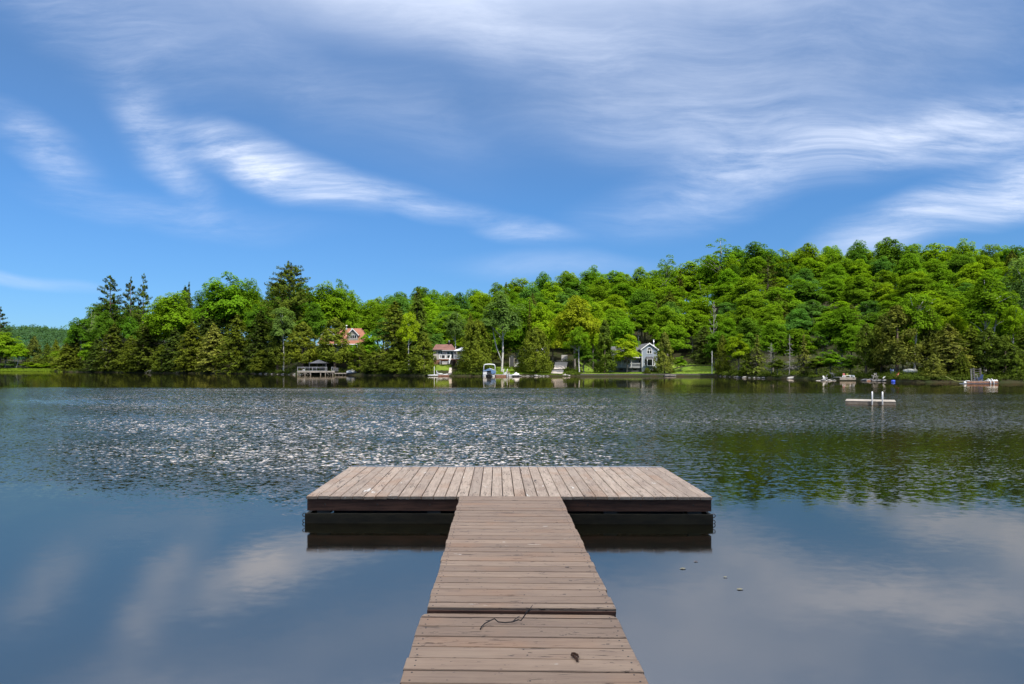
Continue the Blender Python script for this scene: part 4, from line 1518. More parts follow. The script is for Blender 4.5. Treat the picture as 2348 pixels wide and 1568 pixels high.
b.box(PX0 + 0.004, PX0 + 0.042, PY0 + 0.08, PY1 - 0.065, 0.150, DZ - 0.040, SH)
b.box(PX1 - 0.042, PX1 - 0.004, PY0 + 0.08, PY1 - 0.065, 0.150, DZ - 0.040, SH)
b.build('fascia', M['fascia_wood'], platform)
b = MB()
for xx in (PX0 + 0.12, -0.85, 0.1, 1.28, PX1 - 0.28):
    b.box(xx, xx + 0.16, PY0 + 0.05, PY0 + 0.09, 0.115, 0.1495, SH)
b.build('spacer', M['dark_wood'], platform)
b = MB()
b.bev(PX0 - 0.02, PX1 + 0.012, PY0 + 0.015, PY0 + 0.06, -0.02, 0.118, 0.006, SH)
b.bev(PX0 - 0.02, PX1 + 0.012, PY1 - 0.05, PY1 - 0.005, -0.02, 0.118, 0.006, SH)
b.box(PX0 - 0.016, PX0 + 0.03, PY0 + 0.07, PY1 - 0.06, -0.02, 0.112, SH)
b.box(PX1 - 0.03, PX1 + 0.008, PY0 + 0.07, PY1 - 0.06, -0.02, 0.112, SH)
b.build('lower_beam', M['mossy_wood'], platform)
b = MB()
b.box(PX0 + 0.25, PX1 - 0.25, PY0 + 0.35, PY1 - 0.3, -0.25, 0.14, SH)
b.build('float', M['black_plastic'], platform)
for sx in (PX0 - 0.02, PX1 + 0.012):
    for zz in (0.095, 0.02):
        b = MB()
        s_ = -1 if sx < 0 else 1
        cy = PY0 + 0.05 - SH * sx
        b.tube([(sx + s_ * 0.022 * (math.sin(a) + 0.6), cy, zz + 0.022 * math.cos(a)) for a in [k * math.pi / 8 for k in range(17)]], 0.005, 6)
        b.build('mooring_ring', M['rusty_iron'], platform)


def walkway(label, y0, y1, x0, x1, z, shear, seed, pitch, first=None):
    """boards across, laid from the near end y0 to the far end y1; sheared a little, as built"""
    e = empty('dock_walkway', ((x0 + x1) / 2, (y0 + y1) / 2, 0), label, 'dock')
    rg = random.Random(seed)
    b = MB()
    y = y1
    k = 0
    while y > y0 + 0.05:
        wd = pitch * rg.uniform(0.97, 1.03) if not (first and k == 0) else first
        ya = max(y - wd, y0)
        gap = rg.choice((0.006, 0.006, 0.008, 0.011))
        dz = rg.uniform(-0.0025, 0.0025)
        ex0, ex1 = rg.uniform(-0.006, 0.006), rg.uniform(-0.006, 0.006)
        b.mi = 0
        if first and k == 0:
            r_ = 0.05
            poly = [(x0 + ex0, ya + gap / 2), (x1 + ex1, ya + gap / 2), (x1 + ex1, y - r_), (x1 + ex1 - 0.015, y - 0.015), (x1 + ex1 - r_, y), (x0 + ex0 + r_, y), (x0 + ex0 + 0.015, y - 0.015), (x0 + ex0, y - r_)]
            b.prism([(p[0], p[1] - shear * (p[0] - (x0 + x1) / 2)) for p in reversed(poly)], 'z', z - 0.036 + dz, z + dz)
        else:
            off = shear * (x0 + x1) / 2
            b.bev(x0 + ex0, x1 + ex1, ya + gap / 2 + off, y - gap / 2 + off, z - 0.036 + dz, z + dz, 0.004, shear + rg.uniform(-0.0018, 0.0018))
        b.mi = 1
        for xx in (x0 + 0.045, (x0 + x1) / 2 + 0.02, x1 - 0.045):
            for f in (0.25, 0.75):
                if wd < 0.1 and f > 0.5:
                    continue
                cx = xx + rg.uniform(-.012, .012)
                cy = ya + wd * f + rg.uniform(-.012, .012) - shear * (cx - (x0 + x1) / 2)
                if xx != x0 + 0.045 and xx != x1 - 0.045 and rg.random() < 0.8:
                    continue
                b.lathe((cx, cy, z + dz - 0.001), [(0.0055, 0), (0.0055, 0.002)], 7)
        y = ya
        k += 1
    b.build('boards', [M['walkway_board'], M['nail_head']], e)
    b = MB()
    off = shear * (x0 + x1) / 2
    for (a, c) in ((x0 + 0.05, x0 + 0.09), ((x0 + x1) / 2 - 0.02, (x0 + x1) / 2 + 0.02), (x1 - 0.09, x1 - 0.05)):
        b.box(a, c, y0 + 0.08, y1 - 0.08, z - 0.17, z - 0.040)
    b.build('stringers', M['fascia_wood'], e)
    return e


e = walkway('inner walkway of crosswise boards leading from the near dock section to the platform', 4.39, 8.21, -0.452, 0.757, DZ + 0.002, 0.024, 9, 0.1385)
b = MB()
b.box(-0.452, 0.757, 4.376, 4.386, DZ - 0.075, DZ - 0.012)
fr_ = b.build('end_board', M['fascia_wood'], e)
for v_ in fr_.data.vertices:
    v_.co.y -= 0.024 * v_.co.x
walkway('nearest dock section of wider boards with a twig lying on it', -1.6, 4.365, -0.488, 0.756, DZ - 0.030, 0.028, 17, 0.1505, 0.062)


def deckpt(sx, sy, z, zd=DZ - 0.030):
    """a place on the near deck, from the photograph"""
    v_ = sy * K
    y = (EYE - zd) * F / (v_ - V0)
    return (U(sx * K, y), y, zd + z)


def z8(x, y, h):
    return deckpt(1580 + x * 0.4344, 2380 + y * 0.4344, h)


tw = empty('twig', z8(1000, 260, 0), 'thin dark bent twig lying across the nearest dock section', 'twig')
b = MB()
main = [z8(785, 325, .006), z8(800, 300, .008), z8(830, 278, .012), z8(880, 264, .02), z8(915, 254, .024), z8(950, 266, .012), z8(1015, 270, .01), z8(1080, 266, .012), z8(1135, 258, .02)]
y1_ = main[-1]


def lift(x, y, h, dy):
    p = z8(x, y, 0)
    return (p[0], p[1], p[2] + h)


def up(px, py, yd):
    """a point of the raised end: distance yd, position from the photograph"""
    return (U((1580 + px * 0.4344) * K, yd), yd, Z((2380 + py * 0.4344) * K, yd))


yd0 = y1_[1]
raised = [up(1160, 235, yd0 - 0.0), up(1190, 195, yd0 + 0.01), up(1215, 160, yd0 + 0.03), up(1245, 125, yd0 + 0.05), up(1268, 92, yd0 + 0.07)]
b.tube(main + raised, [.003, .0032, .0035, .0035, .0038, .0038, .0038, .004, .004, .0038, .0035, .003, .0025, .0015], 7)
b.build('stem', M['twig_bark'], tw, smooth=True)
for pts in ([up(1190, 195, yd0 + 0.01), up(1205, 165, yd0 + 0.02), up(1218, 138, yd0 + 0.03)], [up(1225, 155, yd0 + 0.035), up(1248, 138, yd0 + 0.04), up(1270, 128, yd0 + 0.04)], [main[3], z8(835, 252, .01)], [z8(1080, 266, .012), z8(1110, 250, .02), z8(1150, 236, .03)]):
    b = MB()
    b.tube(pts, [.0028] * (len(pts) - 1) + [.0014], 6)
    b.build('side_shoot', M['twig_bark'], tw, smooth=True)


def catkin(pts, label, r0, seed):
    rg = random.Random(seed)
    P = []
    for i in range(len(pts) - 1):
        for k in range(8):
            a = Vector(pts[i]).lerp(Vector(pts[i + 1]), k / 8)
            P.append(a)
    P.append(Vector(pts[-1]))
    rad = [r0 * (0.55 + 0.45 * math.sin(math.pi * min(1, (i + 3) / (len(P) + 3))) ** 0.5) * rg.uniform(0.8, 1.2) for i in range(len(P))]
    rad[-1] = r0 * 0.3
    rad[0] = r0 * 0.4
    b = MB()
    b.tube(P, rad, 9)
    o = b.build('catkin', M['catkin_brown'], loc=pts[0])
    tag(o, label, 'catkin', 'catkins on the near dock')


catkin([z8(1622, 566, .010), z8(1650, 580, .010), z8(1672, 602, .009), z8(1681, 626, .009)], 'longer brown catkin lying on the nearest dock boards', .0075, 1)
catkin([z8(1624, 562, .014), z8(1655, 566, .016), z8(1680, 574, .012), z8(1689, 590, .010)], 'shorter curled brown catkin touching the longer one on the dock', .0065, 2)
# scraps of leaf
for i, (x, y, s_, lab) in enumerate(((1444, 645, .018, 'small dark leaf scrap on the inner walkway'),)):
    p = deckpt(1100 + x * 0.8092, 1750 + y * 0.8092, .003, DZ)
    b = MB()
    b.quad(*[(p[0] + s_ * q[0], p[1] + s_ * 1.2 * q[1], p[2] + 0.006 * q[2]) for q in ((-1, 0, 0.2), (-.3, -.5, 1), (.6, -.4, .4), (1, .2, 1.2), (.2, .5, .3), (-.6, .4, 1))])
    tag(b.build('fallen_leaf', M['floating_leaf_dark'], loc=p), lab, 'leaf')
for i, (x, y, s_, dk, lab) in enumerate(((2080, 615, .028, 1, 'dark floating leaf nearest the platform on the calm water'), (2015, 650, .04, 0, 'pale floating leaf cluster left of the other floating leaves'), (2225, 692, .026, 0, 'small pale leaf floating between two other leaves'), (2297, 752, .038, 0, 'yellowish leaf floating furthest right on the calm water'))):
    sx, sy = 1100 + x * 0.8092, 1750 + y * 0.8092
    yw = EYE * F / (sy * K - V0)
    p = (U(sx * K, yw), yw, 0.004)
    b = MB()
    b.quad(*[(p[0] + s_ * .75 * q[0], p[1] + s_ * q[1], p[2] + 0.004 * q[2]) for q in ((-1, 0, 0), (-.5, -.45, .6), (.2, -.5, .2), (.9, -.15, 1), (1.1, .1, .4), (.3, .5, .8), (-.5, .4, .2))])
    tag(b.build('floating_leaf', M['floating_leaf_dark' if dk else 'floating_leaf'], loc=p), lab, 'leaf', 'leaves floating right of the dock')

# ------------------------------------------------------------------ swim raft
c = Crop(3100, 1400, 0.4242)
YR = 34.8
raft = empty('swim_raft', (c.x(897, YR), YR + 1.2, 0), 'grey wooden swim raft with two white ladder rails floating alone on the open water', 'swim raft')
raft.location = (c.x(899, YR) - 0.28, YR - 0.5, 0)
rx, ry = raft.location.x, raft.location.y
W2 = 1.12
b = MB()
for i in range(14):
    y0 = ry + i * 0.157
    b.bev(rx - W2, rx + W2, y0, y0 + 0.149, 0.155, 0.185, 0.004)
b.build('deck', M['pale_wood'], raft)
b = MB()
b.box(rx - W2 + .01, rx + W2 - .01, ry + 0.01, ry + 0.05, -0.03, 0.152)
b.box(rx - W2 + .01, rx + W2 - .01, ry + 2.13, ry + 2.17, -0.03, 0.152)
b.box(rx - W2 + .01, rx - W2 + .05, ry + 0.055, ry + 2.125, -0.03, 0.152)
b.box(rx + W2 - .05, rx + W2 - .01, ry + 0.055, ry + 2.125, -0.03, 0.152)
b.build('side_frame', M['raft_wood'], raft)
lx = [rx - W2 + f * 2 * W2 for f in (0.54, 0.74)]
for X in lx:
    b = MB()
    pts = [(X, ry + 0.16, 0.185), (X, ry + 0.16, 0.56), (X, ry + 0.10, 0.63), (X, ry + 0.03, 0.64), (X, ry - 0.03, 0.59), (X, ry - 0.05, 0.42), (X, ry - 0.05, -0.6)]
    b.tube(pts, 0.034, 8)
    b.build('ladder_rail', M['white_plastic'], raft, smooth=True)
for zz in (-0.12, -0.4):
    b = MB()
    b.box(lx[0], lx[1], ry - 0.11, ry - 0.03, zz, zz + 0.03)
    b.build('ladder_step', M['white_plastic'], raft)
raft.rotation_euler = (0, 0, -math.atan2(rx, ry))

# ------------------------------------------------------------------ gazebo deck, gazebo, white covered boat, low dock
c = Crop(1160, 1290, 0.1467)
YZ = interp(SHORE, 715) - 2.0
X = lambda p, y=YZ: c.x(p, y)
Zz = lambda p, y=YZ: c.z(p, y)
deck = empty('lakeside_deck', (X(700), YZ + 2, 0), 'raised grey wooden lakeside deck with railing standing on braced posts', 'deck')
zf = Zz(1325)
b = MB()
b.box(X(197), X(1215), YZ + 0.06, YZ + 5.0, zf - 0.05, zf)
b.build('floor', M['grey_wood'], deck)
b = MB()
b.box(X(195), X(1218), YZ, YZ + 0.055, zf - 0.36, zf - 0.005)
b.build('rim_board', M['pale_wood'], deck)
for p in (212, 405, 560, 832, 962, 1165):
    b = MB()
    b.box(X(p) - 0.075, X(p) + 0.075, YZ + 0.06, YZ + 0.2, -0.6, zf - 0.055)
    b.build('post', M['pale_wood'], deck)
for (a, q) in ((230, 285), (395, 335), (418, 475), (552, 508), (990, 1055), (1140, 1088)):
    b = MB()
    b.bar((X(a), YZ + 0.13, zf - 0.42), (X(q), YZ + 0.13, Zz(1420)), 0.07)
    b.build('brace', M['pale_wood'], deck)
for p in (205, 405, 610, 715, 958, 1002, 1130, 1176):
    b = MB()
    b.box(X(p) - 0.045, X(p) + 0.045, YZ + 0.06, YZ + 0.15, zf, Zz(1216))
    b.build('rail_post', M['grey_wood'], deck)
b = MB()
for (a, q) in ((200, 1005), (1126, 1180)):
    b.box(X(a), X(q), YZ + 0.055, YZ + 0.17, Zz(1222), Zz(1212))
    b.box(X(a), X(q), YZ + 0.08, YZ + 0.12, Zz(1243), Zz(1236))
    b.box(X(a), X(q), YZ + 0.08, YZ + 0.12, Zz(1318), Zz(1311))
b.build('rail', M['grey_wood'], deck)
b = MB()
for i in range(17):
    xx = X(1180) + i * (X(1275) - X(1180)) / 17
    b.box(xx, xx + 0.085, YZ + 1.2, YZ + 1.24, 0.9, Zz(1240))
b.box(X(1178), X(1277), YZ + 1.245, YZ + 1.29, Zz(1250), Zz(1236))
b.build('slat_screen', M['grey_wood'], deck)

gz = empty('gazebo', (X(790), YZ + 2.4, zf), 'dark metal gazebo with a two-tier roof on the grey lakeside deck', 'gazebo')
YGZ = YZ + 2.4
hx, hy = (X(1035, YGZ) - X(545, YGZ)) / 2, 1.5
cx = X(790, YGZ)
def hip(b, cx, cy, hx, hy, z0, tx, ty, z1, th=0.05):
    r0 = [(cx - hx, cy - hy, z0), (cx + hx, cy - hy, z0), (cx + hx, cy + hy, z0), (cx - hx, cy + hy, z0)]
    mid = [(cx - (hx * .52 + tx * .48), cy - (hy * .52 + ty * .48), z0 + (z1 - z0) * 0.40), (cx + (hx * .52 + tx * .48), cy - (hy * .52 + ty * .48), z0 + (z1 - z0) * 0.40), (cx + (hx * .52 + tx * .48), cy + (hy * .52 + ty * .48), z0 + (z1 - z0) * 0.40), (cx - (hx * .52 + tx * .48), cy + (hy * .52 + ty * .48), z0 + (z1 - z0) * 0.40)]
    r1 = [(cx - tx, cy - ty, z1), (cx + tx, cy - ty, z1), (cx + tx, cy + ty, z1), (cx - tx, cy + ty, z1)]
    base = [(p[0], p[1], z0 - th) for p in r0]
    b.loft([base, r0, mid, r1])
b = MB()
hip(b, cx, YGZ, hx, hy, Zz(1108, YGZ), hx * 0.34, hy * 0.34, Zz(1052, YGZ))
roof_ = b.build('roof', M['dark_metal'], gz)
b = MB()
hip(b, cx, YGZ, hx * 0.36, hy * 0.36, Zz(1046, YGZ), 0.12, 0.12, Zz(1018, YGZ))
b.build('vent_roof', M['dark_metal'], roof_)
for p, yo in ((570, -1.3), (1022, -1.3), (700, 1.3), (862, 1.3)):
    b = MB()
    b.box(X(p, YGZ) - 0.06, X(p, YGZ) + 0.06, YGZ + yo - 0.06, YGZ + yo + 0.06, zf, Zz(1110, YGZ))
    b.build('post', M['dark_metal'], gz)
b = MB()
b.box(X(565, YGZ), X(1026, YGZ), YGZ - 1.36, YGZ - 1.30, Zz(1122, YGZ), Zz(1114, YGZ))
b.build('beam', M['dark_metal'], gz)


def patio_chair(x, y, z, label, w_=0.62, group='dark chairs under the gazebo', m='black_plastic'):
    e = empty('patio_chair', (x, y, z), label, 'chair', group)
    b = MB()
    b.box(x - w_ / 2, x + w_ / 2, y - 0.28, y + 0.25, z + 0.36, z + 0.44)
    b.build('seat', M[m], e)
    b = MB()
    b.box(x - w_ / 2, x + w_ / 2, y + 0.255, y + 0.32, z + 0.30, z + 0.92)
    b.build('backrest', M[m], e)
    for sx in (-1, 1):
        b = MB()
        b.box(x + sx * w_ / 2 - 0.03, x + sx * w_ / 2 + 0.03, y - 0.28, y + 0.25, z + 0.58, z + 0.62)
        b.build('armrest', M[m], e)
        for yy_ in (-0.26, 0.22):
            b = MB()
            b.box(x + sx * (w_ / 2 - 0.03) - 0.025, x + sx * (w_ / 2 - 0.03) + 0.025, y + yy_ - 0.025, y + yy_ + 0.025, z, z + (0.575 if yy_ < 0 else 0.355))
            b.build('leg', M[m], e)
    return e


patio_chair(X(660, YGZ), YGZ - 0.4, zf, 'black armchair under the left half of the gazebo', 0.8)
patio_chair(X(875, YGZ), YGZ - 0.4, zf, 'black armchair under the right half of the gazebo', 0.9)
patio_chair(X(480, YGZ), YGZ + 0.4, zf, 'black low chair left of the gazebo behind the railing', 0.6)
bn = empty('storage_bin', (X(368), YZ - 0.0, zf), 'small white bin with a round dark opening on the left end of the grey deck', 'bin')
b = MB()
b.bev(X(342), X(396), YZ + 0.2, YZ + 0.6, zf, Zz(1284), 0.03)
b.build('body', M['white_plastic'], bn)
b = MB()
b.prism([(X(366) + 0.11 * math.cos(k * math.pi / 7), Zz(1312) + 0.12 * math.sin(k * math.pi / 7)) for k in range(14)], 'y', YZ + 0.185, YZ + 0.198)
b.build('opening', M['black_plastic'], bn)

YB = YZ - 1.0
ld = empty('low_dock', (X(1380, YB), YB + 0.7, 0), 'low pale wooden dock between the grey lakeside deck and the covered boat', 'dock')
b = MB()
for i in range(24):
    xx = X(1215, YB) + i * (X(1540, YB) - X(1215, YB)) / 24
    b.box(xx, xx + 0.26, YB + 0.03, YB + 1.5, Zz(1382, YB), Zz(1374, YB))
b.build('deck', M['white_vinyl'], ld)
b = MB()
b.box(X(1215, YB), X(1540, YB), YB, YB + 0.028, Zz(1402, YB), Zz(1376, YB))
b.build('fascia', M['pale_wood'], ld)
for p in (1235, 1330, 1430, 1520):
    b = MB()
    b.box(X(p, YB) - 0.05, X(p, YB) + 0.05, YB + 0.03, YB + 0.12, -0.6, Zz(1384, YB))
    b.build('post', M['dark_wood'], ld)

# covered runabout
YB2 = YZ - 0.4
bx0, bx1 = X(1525, YB2), X(1885, YB2)
boat = empty('covered_boat', ((bx0 + bx1) / 2, YB2 + 1.0, 0), 'dark hulled motorboat under a white cover moored beside the low pale dock', 'boat')
L = bx1 - bx0
rings = []
for i in range(13):
    s = i / 12
    hw = 1.05 * min(1.0, (1.02 - s) * 2.2) ** 0.6 * (0.85 + 0.15 * min(1, s * 4))
    zt = 0.68 + 0.12 * s
    x = bx0 + 0.15 + s * (L - 0.15)
    cyb = YB2 + 1.0
    rings.append([(x, cyb - hw, zt), (x, cyb - hw * 0.93, 0.15), (x, cyb - hw * 0.45, -0.2), (x, cyb + hw * 0.45, -0.2), (x, cyb + hw * 0.93, 0.15), (x, cyb + hw, zt)])
b = MB()
b.loft(rings)
b.build('hull', M['navy_hull'], boat, smooth=False)
b = MB()
rings = []
for i in range(13):
    s = i / 12 * 0.78
    hw = 1.09 * min(1.0, (1.02 - s) * 2.2) ** 0.6
    zt = 0.69 + 0.12 * s
    x = bx0 + 0.10 + s * (L - 0.15)
    h = 0.62 * math.sin(math.pi * min(1, (i + 1.2) / 13.2)) ** 0.5
    ring = [(x, YB2 + 1.0 - hw, zt - 0.16), (x, YB2 + 1.0 - hw, zt)]
    ring += [(x, YB2 + 1.0 + hw * math.cos(a), zt + h * math.sin(a) ** 0.8) for a in (2.6, 2.0, 1.57, 1.1, 0.5)]
    ring += [(x, YB2 + 1.0 + hw, zt), (x, YB2 + 1.0 + hw, zt - 0.16)]
    rings.append(ring)
b.loft(rings)
b.build('cover', M['white_vinyl'], boat, smooth=True)
b = MB()
b.lathe((X(1668, YB2), YB2 + 1.0, 1.22), [(0.02, 0), (0.15, 0.05), (0.17, 0.16), (0.12, 0.26), (0.02, 0.30)], 12)
b.build('cover_peak', M['white_vinyl'], boat, smooth=True)

# ------------------------------------------------------------------ orange-roofed house
X = lambda p, y=YO: c.x(p, y)
Zz = lambda p, y=YO: c.z(p, y)
hs = empty('house', (X(1350), YO + 4, ground(X(1350), YO + 4)), 'house with a broad orange shingle roof and gabled dormers half hidden by cedars', 'house')
zr, ze = Zz(135), Zz(585)
b = MB()
yr_, ye = YO + 4.5, YO
ybk = YO + 9
ex0, ex1, rx0, rx1 = X(745), X(2150), X(940, yr_), X(1958, yr_)
b.quad((ex0, ye, ze), (ex1, ye, ze), (rx1, yr_, zr), (rx0, yr_, zr))
b.quad((ex1, ybk, ze), (ex0, ybk, ze), (rx0, yr_, zr), (rx1, yr_, zr))
b.quad((ex0, ybk, ze), (ex0, ye, ze), (rx0, yr_, zr))
b.quad((ex1, ye, ze), (ex1, ybk, ze), (rx1, yr_, zr))
b.quad((ex0, ye, ze - .02), (ex0, ybk, ze - .02), (ex1, ybk, ze - .02), (ex1, ye, ze - .02))
rf = b.build('roof', M['orange_shingle'], hs)
b = MB()
b.box(ex0, ex1, ye - 0.04, ye - 0.004, ze - 0.20, ze + 0.02)
b.build('eave_board', M['white_paint'], rf)
b = MB()
b.box(ex0 + 0.6, ex1 - 0.6, ye + 1.4, ybk - 0.5, ground(X(1350), YO + 4) - 1.0, ze - 0.03)
b.build('wall', M['olive_siding'], hs)
for p in (1695, 1830, 1400):
    b = MB()
    b.box(X(p) - 0.08, X(p) + 0.08, ye + 0.2, ye + 0.36, ground(X(p), ye) - 0.3, ze - 0.21)
    b.build('porch_post', M['white_paint'], hs)


def window(parent, x0, x1, y, z0, z1, cols=2, rows=1, fr=0.07, d=0.06, fm='white_paint', name='window', inner=True):
    """frame proud of the wall facing the lake, dark pane behind"""
    b = MB()
    b.box(x0, x1, y - d, y, z0, z0 + fr)
    b.box(x0, x1, y - d, y, z1 - fr, z1)
    b.box(x0, x0 + fr, y - d, y, z0 + fr, z1 - fr)
    b.box(x1 - fr, x1, y - d, y, z0 + fr, z1 - fr)
    for i in range(1, cols):
        xx = x0 + (x1 - x0) * i / cols
        b.box(xx - fr * .45, xx + fr * .45, y - d + .005, y - .003, z0 + fr, z1 - fr)
    for i in range(1, rows):
        zz = z0 + (z1 - z0) * i / rows
        b.box(x0 + fr, x1 - fr, y - d + .008, y - .006, zz - fr * .4, zz + fr * .4)
    o = b.build(name, M[fm], parent)
    b = MB()
    b.box(x0 + fr * .6, x1 - fr * .6, y - d + 0.03, y - d + 0.04, z0 + fr * .6, z1 - fr * .6)
    b.build('pane', M['window_glass'], o)
    return o


def dormer(pa, pl, pr, zl):
    """gabled dormer: apex px, left and right eave px, eave pz"""
    yf = YO + 1.0
    xa, x0, x1 = X(pa, yf), X(pl, yf), X(pr, yf)
    za, z0 = Zz(165, yf), Zz(zl, yf)
    d_ = empty('dormer', (xa, yf, z0))
    d_.parent = hs
    d_.location = Vector((xa, yf, z0)) - hs.location
    zb = ze + (yf - ye) / (yr_ - ye) * (zr - ze) - 0.3
    b = MB()
    wx = (x1 - x0) / 2 * 0.80
    zin = za - (za - z0) * 0.80 - 0.1
    b.prism([(xa - wx, zb), (xa + wx, zb), (xa + wx, zin), (xa, za - 0.12), (xa - wx, zin)], 'y', yf, yf + 4)
    b.build('wall', M['olive_siding'], d_)
    b = MB()
    for s_, xe in ((-1, x0), (1, x1)):
        b.quad((xa, yf - 0.35, za), (xe, yf - 0.35, z0), (xe, yf + 3.4, z0), (xa, yf + 3.4, za)) if s_ > 0 else b.quad((xe, yf - 0.35, z0), (xa, yf - 0.35, za), (xa, yf + 3.4, za), (xe, yf + 3.4, z0))
    b.build('roof', M['orange_shingle'], d_)
    b = MB()
    t_ = 0.24
    for xe in (x0, x1):
        b.prism([(xa, za + 0.02), (xe, z0 + 0.02), (xe, z0 - t_), (xa, za - t_)], 'y', yf - 0.40, yf - 0.36)
    b.build('rake_board', M['white_paint'], d_)
    return d_, xa, yf


dl_, xa, yf = dormer(1715, 1540, 1888, 345)
window(dl_, X(1635, yf), X(1815, yf), yf, Zz(440, yf), Zz(340, yf), 3)
dormer(1045, 850, 1240, 345)
window(hs, X(1690), X(1740), YO + 1.4, Zz(740), Zz(615), 1, 2)
b = MB()
b.box(X(1755), X(1815), YO + 1.35, YO + 1.395, Zz(790), Zz(610))
b.build('door', M['dark_wood'], hs)
for p, q in ((1540, 140), (1690, 145)):
    yv = yr_ - 0.4
    b = MB()
    b.bev(X(p, yv) - 0.22, X(p, yv) + 0.22, yv - 0.2, yv + 0.2, zr - 0.45, zr - 0.02, 0.05)
    b.build('roof_vent', M['white_vinyl'], rf)
b = MB()
b.tube([(X(1540, yr_), yr_ + .1, zr - 0.1), (X(1540, yr_), yr_ + .1, Zz(105, yr_))], 0.10, 8)
b.build('flue', M['aluminium'], rf)
b = MB()
b.lathe((X(1540, yr_), yr_ + .1, Zz(105, yr_)), [(0.1, 0), (0.26, 0.08), (0.28, 0.18), (0.16, 0.30), (0.02, 0.34)], 12)
b.build('flue_cap', M['white_paint'], rf, smooth=True)

# ------------------------------------------------------------------ red-roofed cottage, deck, umbrella
c = Crop(1690, 1350, 0.1084)
X = lambda p, y=YC: c.x(p, y)
Zz = lambda p, y=YC: c.z(p, y)
yw_ = YC + 1.6
ct = empty('cottage', (X(800), YC + 4, Zz(870)), 'small beige cottage with a red-brown roof and white railed porch', 'cottage')
b = MB()
b.box(X(402, yw_), X(760, yw_), yw_, yw_ + 4.5, Zz(815, yw_), Zz(440, yw_))
b.build('wall', M['beige_siding'], ct)
b = MB()
yw2 = YC + 1.3
b.box(X(745, yw2), X(1230, yw2), yw2, yw2 + 5.0, Zz(815, yw2), Zz(468, yw2))
b.build('wall', M['beige_siding'], ct)
b = MB()
b.box(X(405, yw_), X(1225, yw_), yw_ + 0.1, yw_ + 4.3, Zz(990, yw_), Zz(818, yw_))
b.build('foundation', M['brown_wood'], ct)
# left hip roof
b = MB()
ya, yb_, yk = YC + 1.1, YC + 3.6, YC + 6.2
z0, z1 = Zz(443, ya), Zz(255, yb_)
A = [(X(368, ya), ya, z0), (X(770, ya), ya, z0), (X(900, yb_), yb_, z1), (X(495, yb_), yb_, z1), (X(368, ya), yk, z0), (X(900, yb_), yk, z0)]
b.quad(A[0], A[1], A[2], A[3])
b.quad(A[4], A[0], A[3])
b.quad(A[5], A[4], A[3], A[2])
rf1 = b.build('roof', M['red_shingle'], ct)
b = MB()
b.box(X(368, ya), X(745, ya), ya + 0.0, ya + 0.04, z0 - 0.20, z0 - 0.005)
b.build('eave_board', M['dark_wood'], rf1)
b = MB()
ya2 = YC + 0.75
z2 = Zz(470, ya2)
yt = YC + 3.3
B = [(X(722, ya2), ya2, z2), (X(1228, ya2), ya2, z2), (X(1075, yt), yt, z1 + .03), (X(865, yt), yt, z1 + .03), (X(722, ya2), YC + 6.4, z2), (X(1228, ya2), YC + 6.4, z2)]
b.quad(B[0], B[1], B[2], B[3])
b.quad(B[1], B[5], B[2])
b.quad(B[4], B[0], B[3])
b.quad(B[5], B[4], B[3], B[2])
rf2 = b.build('roof', M['red_shingle'], ct)
b = MB()
b.box(X(722, ya2), X(1228, ya2), ya2 - 0.02, ya2 + 0.02, z2 - 0.12, z2 - 0.004)
b.build('eave_board', M['white_vinyl'], rf2)
b = MB()
b.tube([(X(985, yt), yt - .3, Zz(262, yt)), (X(985, yt), yt - .3, Zz(150, yt))], 0.12, 10)
chm = b.build('chimney', M['black_plastic'], rf2, smooth=True)
b = MB()
b.lathe((X(990, yt), yt - .3, Zz(152, yt)), [(0.1, 0), (0.20, 0.02), (0.20, 0.14), (0.05, 0.2)], 10)
b.build('chimney_cap', M['aluminium'], chm)
wn = window(ct, X(565, yw_), X(735, yw_), yw_, Zz(632, yw_), Zz(478, yw_), 2)
b = MB()
b.box(X(655, yw_), X(722, yw_), yw_ - 0.027, yw_ - 0.022, Zz(620, yw_), Zz(490, yw_))
b.build('curtain', M['curtain'], wn)
sd = window(ct, X(893, yw2), X(1140, yw2), yw2, Zz(775, yw2), Zz(502, yw2), 2, name='sliding_door')
b = MB()
b.box(X(912, yw2), X(1010, yw2), yw2 - 0.027, yw2 - 0.022, Zz(765, yw2), Zz(515, yw2))
b.build('curtain', M['curtain'], sd)
# porch deck
b = MB()
b.box(X(622), X(1075), YC, yw2 - 0.02, Zz(835), Zz(792))
b.box(X(1078), X(1730), YC, yw2 - 0.02, Zz(830), Zz(795))
b.build('porch_floor', M['brown_wood'], ct)
for p in (650, 960, 1300, 1500, 1700):
    b = MB()
    b.box(X(p) - 0.08, X(p) + 0.08, YC + 0.05, YC + 0.2, Zz(1000), Zz(837))
    b.build('porch_post', M['grey_wood'], ct)
b = MB()
b.box(X(625), X(1062), YC - 0.03, YC + 0.05, Zz(652), Zz(634))
b.box(X(625), X(1000), YC - 0.02, YC + 0.04, Zz(792), Zz(770))
for p in (632, 700, 840, 905, 1048):
    b.box(X(p) - (0.09 if p in (632, 840) else 0.04), X(p) + (0.09 if p in (632, 840) else 0.04), YC - 0.02, YC + 0.045, Zz(770), Zz(653))
b.build('railing', M['white_paint'], ct)
b = MB()
b.box(X(1150), X(1735), YC - 0.03, YC + 0.05, Zz(655), Zz(640))
b.box(X(1150), X(1735), YC - 0.02, YC + 0.04, Zz(795), Zz(775))
for i in range(24):
    xx = X(1155) + i * (X(1730) - X(1155)) / 23
    b.box(xx - 0.03, xx + 0.03, YC - 0.01, YC + 0.035, Zz(775), Zz(656))
b.build('railing', M['white_paint'], ct)
